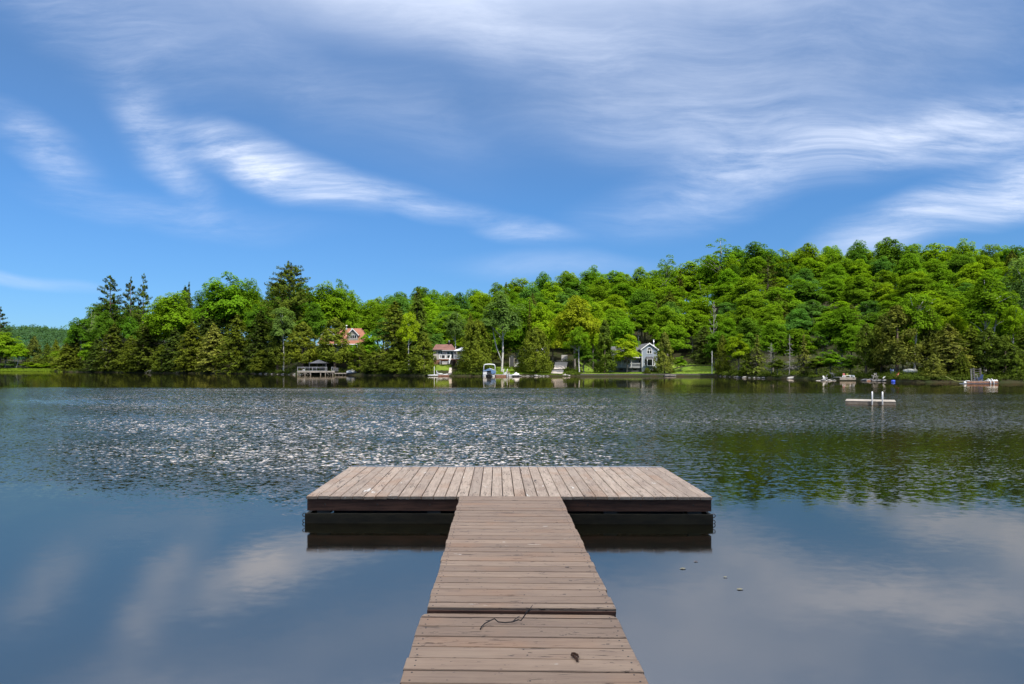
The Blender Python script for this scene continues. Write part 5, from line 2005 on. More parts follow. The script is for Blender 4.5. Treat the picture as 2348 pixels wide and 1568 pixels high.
# stairs with a white hand rail
b = MB()
for i in range(7):
    zz = Zz(985) + i * (Zz(800) - Zz(985)) / 7
    b.box(X(1000), X(1140), YC - 2.0 + i * 0.28, YC - 1.72 + i * 0.28, zz - 0.05, zz)
b.build('stairs', M['dark_wood'], ct)
b = MB()
p1, p2 = (X(1052), YC - 0.05, Zz(645)), (X(985, YC - 2), YC - 2.0, Zz(835, YC - 2))
b.bar(p1, p2, 0.10, 0.07)
b.bar((p1[0], p1[1], Zz(790)), (p2[0], p2[1], Zz(955, YC - 2)), 0.07, 0.06)
b.bar((p1[0], p1[1], Zz(800)), p1, 0.12)
b.bar((p2[0], p2[1], Zz(975, YC - 2)), p2, 0.12)
for i in range(1, 6):
    f = i / 6
    q1 = Vector(p1).lerp(Vector(p2), f)
    q2 = Vector((p1[0], p1[1], Zz(790))).lerp(Vector((p2[0], p2[1], Zz(955, YC - 2))), f)
    b.bar(q2, q1, 0.04)
b.build('stair_rail', M['white_paint'], ct)
ch = empty('storage_chest', (X(828, YC - .3), YC - 0.3, Zz(995, YC - .3)), 'pale storage chest with a white lid under the porch of the red-roofed cottage', 'chest')
b = MB()
b.box(X(726), X(930), YC - 0.75, YC - 0.05, Zz(992), Zz(916))
b.build('body', M['beige_siding'], ch)
b = MB()
b.bev(X(720), X(936), YC - 0.80, YC - 0.0, Zz(914), Zz(896), 0.02)
b.build('lid', M['white_plastic'], ch)
patio_chair(X(785, YC + .6), YC + 0.6, Zz(790), 'black armchair on the porch of the red-roofed cottage', 0.75, 'chairs on the cottage porch')
um = empty('patio_umbrella', (X(1445), YC + 0.65, Zz(795)), 'white two-tier patio umbrella on the porch of the red-roofed cottage', 'umbrella')
yu = YC + 0.65
def canopy(cx, cy, z0, z1, r0, r1, n=8):
    b = MB()
    for k in range(n):
        a0, a1 = 2 * math.pi * k / n + .2, 2 * math.pi * (k + 1) / n + .2
        p0, p1 = (cx + r0 * math.cos(a0), cy + r0 * .7 * math.sin(a0), z0), (cx + r0 * math.cos(a1), cy + r0 * .7 * math.sin(a1), z0)
        q0, q1 = (cx + r1 * math.cos(a0), cy + r1 * .7 * math.sin(a0), z1), (cx + r1 * math.cos(a1), cy + r1 * .7 * math.sin(a1), z1)
        b.quad(p0, p1, q1, q0)
        b.quad((p0[0], p0[1], z0 - .12), (p1[0], p1[1], z0 - .12), p1, p0)
    return b
o = canopy(X(1445, yu), yu, Zz(485, yu), Zz(400, yu), (X(1740, yu) - X(1150, yu)) / 2, 0.42).build('canopy', M['patio_cloth'], um)
canopy(X(1445, yu), yu, Zz(396, yu), Zz(362, yu), 0.52, 0.04).build('vent', M['patio_cloth'], o)
b = MB()
b.tube([(X(1445, yu), yu, Zz(795, yu)), (X(1445, yu), yu, Zz(372, yu))], 0.03, 8)
b.build('pole', M['aluminium'], um)

# garden path and stone steps down to the cottage dock
pl_ = [(U(1000 + 0.0, 150.5), 150.5)]
pthL = [(c.x(985, 150.2), 150.2), (c.x(975, 149), 149), (c.x(960, 147.5), 147.5), (c.x(950, 146.5), 146.5)]
pthR = [(c.x(1085, 150.2), 150.2), (c.x(1080, 149), 149), (c.x(1080, 147.5), 147.5), (c.x(1088, 146.5), 146.5)]
tag(strip('path', pthL, pthR, 'gravel', 0.06), kind='structure')
b = MB()
for i in range(7):
    y0 = 142.6 + i * 0.55
    a, q = np.interp(i, [0, 6], [775, 880]), np.interp(i, [0, 6], [980, 1062])
    zz = ground(c.x(920, y0), y0 + 0.3) + 0.10
    b.bev(c.x(a, y0), c.x(q, y0), y0, y0 + 0.6, zz - 0.6, zz, 0.03)
o = b.build('stone_steps', M['stone_step'])
tag(o, 'dark stone steps climbing from the water to the red-roofed cottage', 'steps')

# cottage dock with a pole, a ladder rail, a grey canoe and a white paddleboard
YD = interp(SHORE, 990) - 2.4
X = lambda p, y=YD: c.x(p, y)
Zz = lambda p, y=YD: c.z(p, y)
dk = empty('floating_dock', (X(640), YD + 0.8, 0), 'low white and brown dock below the stone steps of the red-roofed cottage', 'dock')
b = MB()
for i in range(18):
    xx = X(560) + i * (X(985) - X(560)) / 18
    b.box(xx, xx + (X(985) - X(560)) / 18 - 0.01, YD + 0.03, YD + 2.6, 0.26, 0.30)
b.build('deck', M['pale_wood'], dk)
b = MB()
b.box(X(560), X(985), YD, YD + 0.028, 0.04, 0.29)
b.build('fascia', M['brown_wood'], dk)
b = MB()
b.tube([(X(425), YD + 0.6, -0.6), (X(425), YD + 0.6, Zz(1070))], 0.055, 8)
b.build('pole', M['white_paint'], dk)
for p, q in ((512, 1222), (550, 1275)):
    b = MB()
    b.tube([(X(p - 8), YD + 0.5, 0.28), (X(p), YD + 0.5, Zz(q + 40)), (X(p + 10), YD + 0.5, Zz(q))], 0.06, 8)
    b.build('ladder_rail', M['white_plastic'], dk, smooth=True)


def hullshape(x0, x1, y, z, hw, h, m, name, label, cat, flip=False, group=None, tiltz=0.0, rise=0.25, n=15):
    """canoe, kayak, rowing boat or board, lying along x"""
    b = MB()
    rings = []
    for i in range(n):
        s = i / (n - 1)
        k = max(math.sin(math.pi * s), 0.0) ** 0.55
        w_ = max(hw * k, 0.012)
        up_ = rise * h * (2 * s - 1) ** 4 + tiltz * (s - 0.5)
        x = x0 + (x1 - x0) * s
        r_ = []
        for a in np.linspace(0, math.pi, 7):
            dz = h * (0.35 + 0.65 * k) * math.sin(a)
            r_.append((x, y - w_ * math.cos(a), z + up_ + (dz if flip else h - dz)))
        rings.append(r_ if flip else list(reversed(r_)))
    b.loft(rings)
    o = b.build(name, m, smooth=True, loc=((x0 + x1) / 2, y, z))
    tag(o, label, cat, group)
    return o


hullshape(X(185), X(690), YD + 0.25, 0.16, 0.36, 0.16, M['white_plastic'], 'paddleboard', 'long white paddleboard along the left end of the cottage dock', 'paddleboard', True)
hullshape(X(520), X(735), YD + 1.4, 0.30, 0.40, 0.36, M['dull_aluminium'], 'canoe', 'grey canoe lying upside down on the cottage dock', 'canoe', True)
hullshape(X(730), X(930), YD + 0.8, 0.305, 0.30, 0.16, M['white_vinyl'], 'surfboard', 'short white board lying on the right end of the cottage dock', 'board', True)

# ------------------------------------------------------------------ pontoon boat, its dock, ladder and water scooter
c = Crop(1900, 1380, 0.1789)
YP = 137.5
X = lambda p, y=YP: c.x(p, y)
Zz = lambda p, y=YP: c.z(p, y)
pb = empty('pontoon_boat', (X(320), YP + 3, 0), 'white pontoon boat seen from the stern with a blue cover and raised canopy', 'boat')
ln = 6.4
for p in (208, 408):
    b = MB()
    b.tube([(X(p), YP + 0.1, 0.10), (X(p), YP + ln - 0.9, 0.10), (X(p), YP + ln, 0.3)], [0.33, 0.33, 0.05], 16)
    b.build('pontoon', M['white_vinyl'], pb, smooth=True)
b = MB()
b.box(X(180), X(462), YP + 0.05, YP + ln - 0.4, Zz(672), Zz(657))
b.build('deck', M['dull_aluminium'], pb)
b = MB()
b.box(X(180), X(266), YP + 0.10, YP + 0.15, Zz(656), Zz(580))
b.box(X(432), X(462), YP + 0.10, YP + 0.15, Zz(656), Zz(600))
b.box(X(180), X(186), YP + 0.16, YP + ln - 0.5, Zz(656), Zz(585))
b.box(X(456), X(462), YP + 0.16, YP + ln - 0.5, Zz(656), Zz(585))
b.box(X(187), X(455), YP + ln - 0.56, YP + ln - 0.5, Zz(656), Zz(585))
b.build('side_panel', M['white_plastic'], pb)
b = MB()
b.bev(X(272), X(425), YP + 0.9, YP + 1.6, Zz(655), Zz(592), 0.04)
b.build('rear_seat', M['white_vinyl'], pb)
# draped cover with a ridge over a support pole and folds falling to the right
b = MB()
rr = []
for j, yy_ in enumerate((YP + 0.02, YP + 0.5, YP + 2.5, YP + ln - 0.4)):
    pk = (528, 522, 545, 575)[j]
    row = [(X(177), yy_, Zz(602)), (X(178), yy_, Zz(575)), (X(230), yy_, Zz(560 if j < 3 else 580)), (X(300), yy_, Zz(pk + 8)), (X(325), yy_, Zz(pk)), (X(370), yy_, Zz(pk + 22)), (X(410), yy_, Zz(pk + 45)), (X(440), yy_, Zz(572)), (X(463), yy_, Zz(580)), (X(466), yy_, Zz(625 if j < 2 else 610))]
    rr.append(row)
b.loft(rr, closed=False, cap=False)
# hanging stern flap on the right, folded
fl = []
for k, p in enumerate((355, 368, 380, 394, 408, 422, 436, 450, 466)):
    yy_ = YP - 0.01 - 0.07 * (k % 2)
    fl.append([(X(p), yy_, Zz(548 + k * 3.5)), (X(p + 3), yy_ - .03, Zz(600)), (X(p + 2), yy_ - .02, Zz(648 - abs(k - 3) * 5))])
b.loft(fl, closed=False, cap=False)
fl = []
for k, p in enumerate((179, 205, 235, 265, 300, 330, 356)):
    yy_ = YP + 0.0 - 0.03 * (k % 2)
    fl.append([(X(p), yy_, Zz(575 - k * 7)), (X(p), yy_ - .02, Zz(582 - k * 2))])
b.loft(fl, closed=False, cap=False)
cv = b.build('cover', M['blue_canvas'], pb)
mod = cv.modifiers.new('thick', 'SOLIDIFY')
mod.thickness = 0.02
# raised canopy bows with the folded bimini on top
b = MB()
arch = [(X(192), YP + 0.6, Zz(640)), (X(196), YP + 0.6, Zz(480)), (X(203), YP + 0.6, Zz(452)), (X(230), YP + 0.6, Zz(440)), (X(322), YP + 0.6, Zz(432)), (X(412), YP + 0.6, Zz(440)), (X(440), YP + 0.6, Zz(452)), (X(447), YP + 0.6, Zz(480)), (X(449), YP + 0.6, Zz(640))]
b.tube(arch, 0.075, 8)
b.build('canopy_bow', M['white_plastic'], pb, smooth=True)
b = MB()
b.tube([(x, y + .22, z + .02) for (x, y, z) in arch[2:7]], 0.12, 8)
b.build('folded_canopy', M['white_vinyl'], pb, smooth=True)
b = MB()
b.bar((X(322), YP + 0.04, Zz(518)), (X(440), YP + 0.04, Zz(560)), 0.10)
b.build('rail', M['white_plastic'], pb)
for p in (295, 338):
    b = MB()
    b.bev(X(p) - 0.17, X(p) + 0.17, YP - 0.32, YP + 0.08, Zz(662), Zz(628), 0.06)
    mt = b.build('outboard_motor', M['black_plastic'], pb)
    b = MB()
    b.prism([(X(p) - 0.09, Zz(662)), (X(p) + 0.09, Zz(662)), (X(p) + 0.05, -0.45), (X(p) - 0.05, -0.45)], 'y', YP - 0.2, YP - 0.05)
    b.build('motor_leg', M['black_plastic'], mt)

YJ = YP + 1.0
pd = empty('floating_dock', (X(640, YJ), YJ + 0.8, 0), 'low dock with white edges between the pontoon boat and the water scooter', 'dock')
b = MB()
b.box(X(462, YJ), X(835, YJ), YJ + 0.03, YJ + 1.6, 0.36, 0.41)
b.build('deck', M['white_vinyl'], pd)
b = MB()
b.box(X(462, YJ), X(700, YJ), YJ, YJ + 0.028, 0.02, 0.35)
b.build('fascia', M['brown_wood'], pd)
b = MB()
b.box(X(704, YJ), X(835, YJ), YJ, YJ + 0.028, 0.02, 0.40)
b.build('bumper', M['white_vinyl'], pd)
for p, q, r_ in ((722, 640, 0.12), (760, 620, 0.07), (735, 672, 0.07)):
    b = MB()
    b.tube([(X(p, YJ), YJ - 0.1, -0.5), (X(p, YJ), YJ - 0.1, Zz(q, YJ))], r_, 8)
    b.build('dock_post', M['white_vinyl'] if p != 735 else M['brown_wood'], pd)
ladd = empty('dock_ladder', (X(680, YJ), YJ + 0.5, 0.41), 'white swim ladder with curved rails folded up on the dock beside the pontoon boat', 'ladder')
b = MB()
for k in range(5):
    z_ = Zz(655, YJ) + k * (Zz(608, YJ) - Zz(655, YJ)) / 4
    b.box(X(640, YJ) + k * .06, X(705, YJ) + k * .04, YJ + 0.3 + k * .09, YJ + 0.42 + k * .09, z_ - 0.045, z_ + 0.03)
b.build('step', M['white_plastic'], ladd)
for p in (635, 712):
    b = MB()
    b.tube([(X(p, YJ), YJ + 0.5, 0.41), (X(p + 2, YJ), YJ + 0.5, Zz(590, YJ)), (X(p + 10, YJ), YJ + 0.6, Zz(560, YJ)), (X(p + 13, YJ), YJ + 0.75, Zz(537, YJ))], 0.055, 8)
    b.build('ladder_rail', M['white_plastic'], ladd, smooth=True)
lf = empty('life_ring', (X(740, YJ), YJ + 1.0, 0.41), 'dark round ring standing on the dock right of the white swim ladder', 'ring')
b = MB()
b.tube([(X(740, YJ) + 0.26 * math.cos(a), YJ + 1.0, 0.72 + 0.28 * math.sin(a)) for a in np.linspace(0, 2 * math.pi, 17)], 0.07, 8)
b.build('ring', M['brown_wood'], lf)
js = empty('water_scooter', (X(910, YJ), YJ, 0), 'white and black water scooter at the right end of the pontoon boat dock', 'water scooter')
b = MB()
x0, x1 = X(835, YJ), X(988, YJ)
rings = []
for i in range(11):
    s = i / 10
    hw = 0.55 * min(1, (1.03 - s) * 3) ** 0.6
    rings.append([(x0 + s * (x1 - x0), YJ + .2 - hw, 0.30), (x0 + s * (x1 - x0), YJ + .2 - hw * .8, -0.1), (x0 + s * (x1 - x0), YJ + .2 + hw * .8, -0.1), (x0 + s * (x1 - x0), YJ + .2 + hw, 0.30)])
b.loft(rings)
b.build('hull', M['black_plastic'], js)
b = MB()
rings = []
for i in range(13):
    s = i / 12
    hw = 0.56 * min(1, (1.03 - s) * 3) ** 0.6
    zt = (0.46, 0.50, 0.50, 0.55, 0.66, 0.80, 0.86, 0.84, 0.78, 0.70, 0.66, 0.62, 0.55)[i]
    x = x0 + s * (x1 - x0) * 1.02
    rings.append([(x, YJ + .2 - hw, 0.302), (x, YJ + .2 - hw * .9, 0.48), (x, YJ + .2 - hw * .35, zt), (x, YJ + .2 + hw * .35, zt), (x, YJ + .2 + hw * .9, 0.48), (x, YJ + .2 + hw, 0.302)])
b.loft(rings)
b.build('body', M['white_plastic'], js)
b = MB()
b.bev(X(870, YJ), X(918, YJ), YJ + .05, YJ + .35, 0.78, 0.95, 0.05)
b.build('seat', M['black_plastic'], js)
b = MB()
b.tube([(X(925, YJ), YJ - .15, 1.0), (X(928, YJ), YJ + .2, 0.98), (X(925, YJ), YJ + .55, 1.0)], 0.03, 6)
b.build('handlebar', M['black_plastic'], js)

# shed, carport frame, building with a pale metal roof behind the wide bushy cedar
YS_ = 163.0
X = lambda p, y=YS_: c.x(p, y)
Zz = lambda p, y=YS_: c.z(p, y)
shd = empty('shed', (X(835), YS_ + 1, ground(X(835), YS_)), 'small dark shed with a gabled roof at the back of the lawn', 'shed')
b = MB()
zb = ground(X(835), YS_) - 0.4
b.box(X(780), X(880), YS_, YS_ + 2.5, zb, Zz(268))
b.build('wall', M['dark_siding'], shd)
b = MB()
b.prism([(X(762), Zz(268)), (X(838), Zz(226)), (X(912), Zz(268)), (X(912), Zz(262)), (X(838), Zz(218)), (X(762), Zz(262))], 'y', YS_ - 0.2, YS_ + 2.7)
b.build('roof', M['grey_shingle'], shd)
b = MB()
b.prism([(X(775), Zz(268)), (X(900), Zz(268)), (X(838), Zz(231))], 'y', YS_ + 0.02, YS_ + 0.06)
b.build('gable', M['tan_siding'], shd)
b = MB()
b.box(X(768), X(779), YS_ - 0.03, YS_ + 0.06, zb, Zz(268))
b.build('corner_post', M['tan_siding'], shd)
yb2 = 161.5
gh = empty('fence_frame', (X(920, yb2), yb2, ground(X(920, yb2), yb2)), 'grey wooden frame beside the small dark shed', 'fence')
b = MB()
b.box(X(868, yb2), X(882, yb2), yb2, yb2 + 0.1, ground(X(870, yb2), yb2) - .3, Zz(300, yb2))
b.box(X(882, yb2), X(985, yb2), yb2, yb2 + 0.08, Zz(312, yb2), Zz(302, yb2))
b.box(X(882, yb2), X(985, yb2), yb2, yb2 + 0.08, Zz(392, yb2), Zz(378, yb2))
b.build('frame', M['pale_wood'], gh)
b = MB()
b.box(X(882, yb2), X(985, yb2), yb2 + 0.085, yb2 + 0.12, ground(X(920, yb2), yb2) - .3, Zz(394, yb2))
b.build('panel', M['concrete'], gh)
YG2 = 168.0
X = lambda p, y=YG2: c.x(p, y)
Zz = lambda p, y=YG2: c.z(p, y)
gr = empty('garage', (X(1260), YG2 + 3, ground(X(1260), YG2 + 3)), 'low building with a pale metal roof glimpsed through the wide bushy cedar', 'building')
zb = min(ground(X(1000), YG2), ground(X(1500), YG2)) - 0.5
b = MB()
b.box(X(930), X(1610), YG2, YG2 + 6, zb, Zz(185))
b.build('wall', M['tan_siding'], gr)
b = MB()
b.quad((X(900), YG2 - 0.4, Zz(190)), (X(1640), YG2 - 0.4, Zz(190)), (X(1600), YG2 + 3.2, Zz(45, YG2 + 3.2)), (X(960), YG2 + 3.2, Zz(45, YG2 + 3.2)))
b.quad((X(1640), YG2 + 6.6, Zz(190)), (X(900), YG2 + 6.6, Zz(190)), (X(960), YG2 + 3.2, Zz(45, YG2 + 3.2)), (X(1600), YG2 + 3.2, Zz(45, YG2 + 3.2)))
b.build('roof', M['metal_roof'], gr)
b = MB()
b.box(X(1080), X(1300), YG2 - 0.05, YG2 - 0.003, zb, Zz(235))
b.build('door', M['white_paint'], gr)
ybx = 172.0
b = MB()
zz = ground(c.x(2000, ybx), ybx)
b.bev(c.x(1935, ybx), c.x(2068, ybx), ybx, ybx + 1.2, zz - 0.3, c.z(228, ybx), 0.05)
o = b.build('concrete_block', M['concrete'], loc=(c.x(2000, ybx), ybx, zz))
tag(o, 'grey concrete block beside the top of the gravel path', 'block')
b = MB()
yd_ = interp(SHORE, 1300)
for (pts, r_) in (([(1880, 685), (1930, 680), (1980, 676), (2010, 672)], .10), ([(1990, 690), (2012, 655), (2022, 640)], .12), ([(2010, 672), (2060, 678), (2110, 684), (2150, 680)], .12), ([(2012, 660), (2045, 672), (2070, 680)], .09), ([(1620, 690), (1660, 684), (1700, 690)], .10), ([(2000, 676), (2012, 700)], .14)):
    b.tube([(c.x(p, yd_), yd_ + (0.25 if k % 2 else 0.0), max(c.z(q, yd_), 0.02)) for k, (p, q) in enumerate(pts)], [r_] * (len(pts) - 1) + [r_ * .35], 7)
o = b.build('driftwood', M['driftwood'], loc=(c.x(2000, yd_), yd_, 0))
tag(o, 'pale tangled driftwood roots at the water below the gravel path', 'driftwood')

# ------------------------------------------------------------------ grey house
c = Crop(2420, 1340, 0.1789)
X = lambda p, y=YG: c.x(p, y)
Zz = lambda p, y=YG: c.z(p, y)
gh = empty('house', (X(900), YG + 4, Zz(880)), 'blue-grey gabled house with an arched window and bay window above the lawn', 'house')
b = MB()
xa, za = X(990), Zz(192)
b.prism([(X(832), Zz(745)), (X(1168), Zz(745)), (X(1168), Zz(322)), (xa, za), (X(832), Zz(322))], 'y', YG, YG + 8)
b.build('wall', M['blue_grey_siding'], gh)
b = MB()
b.box(X(834), X(1166), YG + 0.03, YG + 7.9, Zz(905), Zz(747))
b.build('foundation', M['concrete'], gh)
b = MB()
zp = Zz(178)
xe0, xe1, zeb = X(792), X(1198), Zz(322)
b.prism([(xe0, zeb), (xa, zp), (xa, zp - 0.14), (xe0 + .02, zeb - 0.14)], 'y', YG - 0.30, YG + 8.3)
b.prism([(xa, zp), (xe1, zeb), (xe1 - .02, zeb - 0.14), (xa, zp - 0.14)], 'y', YG - 0.30, YG + 8.3)
rf = b.build('roof', M['grey_shingle'], gh)
b = MB()
t_ = 0.24
b.prism([(xe0, zeb + .03), (xa, zp + .03), (xa, zp - t_), (xe0, zeb - t_ + .03)], 'y', YG - 0.36, YG - 0.303)
b.prism([(xa, zp + .03), (xe1, zeb + .03), (xe1, zeb - t_ + .03), (xa, zp - t_)], 'y', YG - 0.36, YG - 0.303)
b.box(xe0, X(835), YG - 0.355, YG - 0.02, zeb - t_ - .02, zeb - t_ + .028)
b.box(X(1160), xe1, YG - 0.355, YG - 0.02, zeb - t_ - .02, zeb - t_ + .028)
b.build('rake_board', M['white_paint'], rf)
b = MB()
b.tube([(X(1088, YG + 3), YG + 3, Zz(240, YG + 3)), (X(1088, YG + 3), YG + 3, Zz(120, YG + 3))], 0.11, 10)
ch_ = b.build('chimney', M['aluminium'], rf, smooth=True)
b = MB()
b.lathe((X(1088, YG + 3), YG + 3, Zz(124, YG + 3)), [(0.1, 0), (0.17, 0.01), (0.17, 0.14), (0.1, 0.17)], 12)
b.build('chimney_cap', M['white_paint'], ch_)
b = MB()
b.bev(X(1075, YG + 3), X(1102, YG + 3), YG + 2.8, YG + 3.2, Zz(262, YG + 3), Zz(222, YG + 3), 0.03)
b.build('chimney_base', M['white_paint'], ch_)
# corner boards
b = MB()
b.box(X(822), X(834), YG - 0.03, YG + 0.1, Zz(880), Zz(322))
b.build('corner_board', M['white_paint'], gh)
# arched window
def archwin(px0, px1, py0, py1, pyc):
    x0, x1 = X(px0), X(px1)
    z0, z1, zc = Zz(py1), Zz(py0), Zz(pyc)
    xc, r_ = (x0 + x1) / 2, (x1 - x0) / 2
    f = 0.11
    ys, ye_ = YG - 0.07, YG - 0.004
    b = MB()
    N_ = 14
    k = (z1 - zc) / r_
    for i in range(N_):
        a0, a1 = math.pi * i / N_, math.pi * (i + 1) / N_
        P_ = [(xc + r_ * math.cos(a0), zc + k * r_ * math.sin(a0)), (xc + r_ * math.cos(a1), zc + k * r_ * math.sin(a1)), (xc + (r_ - f) * math.cos(a1), zc + (k * r_ - f) * math.sin(a1)), (xc + (r_ - f) * math.cos(a0), zc + (k * r_ - f) * math.sin(a0))]
        b.prism(P_, 'y', ys, ye_)
    b.box(x0, x0 + f, ys, ye_, z0, zc)
    b.box(x1 - f, x1, ys, ye_, z0, zc)
    b.box(x0 + f, x1 - f, ys, ye_, z0, z0 + f)
    b.box(x0 + f, x1 - f, ys + .005, ye_, zc - f * .7, zc + f * .4)
    b.box(xc - f * .45, xc + f * .45, ys + .008, ye_, z0 + f, zc - f * .7)
    o = b.build('arched_window', M['white_paint'], gh)
    b = MB()
    pl_ = [(x0 + f * .6, z0 + f * .6), (x1 - f * .6, z0 + f * .6)] + [(xc + (r_ - f * .6) * math.cos(math.pi * i / N_), zc + (k * r_ - f * .6) * math.sin(math.pi * i / N_)) for i in range(N_ + 1)]
    b.prism(pl_, 'y', YG - 0.03, YG - 0.02)
    b.build('pane', M['window_glass'], o)
archwin(934, 1050, 280, 426, 336)
# bay window: three faces, small hipped roof, tapered base
d_ = 0.55
bw = empty('bay_window', (X(990), YG - d_, Zz(695)))
bw.parent = gh
bw.location = Vector((X(990), YG - d_, Zz(695))) - gh.location
xs = [X(886), X(932), X(1052), X(1100)]
ysb = [YG - 0.003, YG - d_, YG - d_, YG - 0.003]
z0, z1 = Zz(696), Zz(532)
b = MB()
for i in range(3):
    p, q = Vector((xs[i], ysb[i], 0)), Vector((xs[i + 1], ysb[i + 1], 0))
    for (za_, zb_) in ((z0, z0 + 0.11), (z1 - 0.13, z1)):
        b.bar((p.x, p.y, (za_ + zb_) / 2), (q.x, q.y, (za_ + zb_) / 2), 0.09, zb_ - za_)
for x, y in zip(xs, ysb):
    b.box(x - 0.065, x + 0.065, y - 0.06, y + 0.045, z0 + .01, z1 - .01)
fr_ = b.build('frame', M['white_paint'], bw)
b = MB()
for i in range(3):
    b.quad((xs[i], ysb[i] + .02, z0 + .05), (xs[i + 1], ysb[i + 1] + .02, z0 + .05), (xs[i + 1], ysb[i + 1] + .02, z1 - .05), (xs[i], ysb[i] + .02, z1 - .05))
b.build('pane', M['window_glass'], bw)
b = MB()
b.loft([[(X(880), YG - .004, Zz(532) + .005), (X(922), YG - d_ - .1, Zz(532) + .005), (X(1062), YG - d_ - .1, Zz(532) + .005), (X(1106), YG - .004, Zz(532) + .005)], [(X(925), YG - .004, Zz(482)), (X(940), YG - .12, Zz(484)), (X(1040), YG - .12, Zz(484)), (X(1060), YG - .004, Zz(482))]])
b.build('roof', M['grey_shingle'], bw)
b = MB()
b.loft([[(X(890), YG - .004, Zz(698)), (X(934), YG - d_ + .05, Zz(698)), (X(1050), YG - d_ + .05, Zz(698)), (X(1096), YG - .004, Zz(698))], [(X(925), YG - .004, Zz(730)), (X(948), YG - .18, Zz(730)), (X(1036), YG - .18, Zz(730)), (X(1064), YG - .004, Zz(730))]])
b.build('base', M['blue_grey_siding'], bw)
# left wing
yv, yq = YG + 0.4, YG + 4.6
b = MB()
zl, zh = Zz(498, yv), Zz(258, yq)
b.quad((X(150, yv), yv, zl), (X(818, yv), yv, zl), (X(818, yv), yq, zh), (X(195, yv), yq, zh))
b.quad((X(818, yv), yq + 4.2, zl), (X(150, yv), yq + 4.2, zl), (X(195, yv), yq, zh), (X(818, yv), yq, zh))
rfl = b.build('roof', M['grey_shingle'], gh)
b = MB()
b.box(X(150, yv), X(848), yv - 0.06, yv - 0.01, zl - 0.16, zl + 0.01)
b.build('eave_board', M['white_paint'], rfl)
b = MB()
b.box(X(160, YG + 2.4), X(826, YG + 2.4), YG + 2.4, YG + 8, Zz(900), zl + 0.5)
b.build('wall', M['blue_grey_siding'], gh)
window(gh, X(748, YG + 2.4), X(790, YG + 2.4), YG + 2.4, Zz(690, YG + 2.4), Zz(560, YG + 2.4), 1, 2, 0.09)
window(gh, X(420, YG + 2.4), X(560, YG + 2.4), YG + 2.4, Zz(660, YG + 2.4), Zz(550, YG + 2.4), 3, 1, 0.09)
b = MB()
b.box(X(600, YG + 2.4), X(670, YG + 2.4), YG + 2.33, YG + 2.395, Zz(712, YG + 2.4), Zz(550, YG + 2.4))
b.build('door', M['white_vinyl'], gh)
b = MB()
b.box(X(270), X(818), YG + 0.35, YG + 2.38, Zz(738), Zz(716))
b.build('porch_floor', M['grey_wood'], gh)
for p in (380, 600):
    b = MB()
    b.box(X(p) - 0.05, X(p) + 0.05, YG + 0.42, YG + 0.52, Zz(712), zl - 0.17)
    b.build('porch_post', M['white_paint'], gh)
b = MB()
b.box(X(285), X(812), YG + 0.42, YG + 0.50, Zz(640), Zz(628))
b.box(X(285), X(812), YG + 0.43, YG + 0.48, Zz(712), Zz(704))
for i in range(44):
    xx = X(290) + i * (X(808) - X(290)) / 43
    b.box(xx - 0.014, xx + 0.014, YG + 0.44, YG + 0.47, Zz(704), Zz(640))
b.build('porch_rail', M['white_vinyl'], gh)
b = MB()
b.box(X(215), X(818), YG + 0.7, YG + 0.78, Zz(890), Zz(740))
b.build('porch_skirt', M['dark_siding'], gh)
window(gh, X(640), X(722), YG + 0.7, Zz(796), Zz(755), 1, 1, 0.05, fm='dark_wood', name='basement_window')
window(gh, X(335), X(415), YG + 0.7, Zz(796), Zz(755), 1, 1, 0.05, fm='dark_wood', name='basement_window')

# small things on this lawn
yq_ = interp(SHORE, 1545) - 0.8
ds_ = empty('small_dock', (c.x(1465, yq_), yq_, 0), 'short pale dock at the foot of the lawn right of the slim cedar', 'dock')
b = MB()
for i in range(12):
    xx = c.x(1342, yq_) + i * (c.x(1590, yq_) - c.x(1342, yq_)) / 12
    b.box(xx, xx + (c.x(1590, yq_) - c.x(1342, yq_)) / 12 - 0.012, yq_ + .03, yq_ + 1.5, 0.27, 0.31)
b.build('deck', M['white_vinyl'], ds_)
b = MB()
b.box(c.x(1342, yq_), c.x(1590, yq_), yq_, yq_ + .028, 0.16, 0.30)
b.box(c.x(1342, yq_), c.x(1590, yq_), yq_ + .1, yq_ + .5, -0.05, 0.13)
b.build('fascia', M['pale_wood'], ds_)
yq2 = YG - 2.5
bh = empty('birdhouse', (c.x(1198, yq2), yq2, ground(c.x(1198, yq2), yq2)), 'small white birdhouse on a thin white pole beside the slim cedar', 'birdhouse')
b = MB()
b.tube([(c.x(1198, yq2), yq2, ground(c.x(1198, yq2), yq2) - .2), (c.x(1198, yq2), yq2, c.z(722, yq2))], 0.035, 6)
b.build('pole', M['white_paint'], bh)
b = MB()
b.box(c.x(1186, yq2), c.x(1212, yq2), yq2 - .13, yq2 + .13, c.z(721, yq2), c.z(692, yq2))
b.build('box', M['white_paint'], bh)
b = MB()
b.prism([(c.x(1182, yq2), c.z(692, yq2)), (c.x(1216, yq2), c.z(692, yq2)), (c.x(1199, yq2), c.z(678, yq2))], 'y', yq2 - .17, yq2 + .17)
b.build('roof', M['white_paint'], bh)
c4 = Crop(2200, 950, 0.38333)
yf_ = interp(SHORE, 1636) + 0.6
fp = empty('flagpole', (c4.x(1691, yf_), yf_, 0.3), 'thin bare white flagpole at the right end of the lawn', 'flagpole')
b = MB()
b.tube([(c4.x(1691, yf_), yf_, 0.1), (c4.x(1691, yf_), yf_, c4.z(1192, yf_))], [0.07, 0.05], 8)
b.build('pole', M['white_paint'], fp)
b = MB()
b.lathe((c4.x(1691, yf_), yf_, c4.z(1192, yf_)), [(0.02, 0), (0.07, 0.03), (0.07, 0.09), (0.02, 0.13)], 10)
b.build('finial', M['white_paint'], fp)

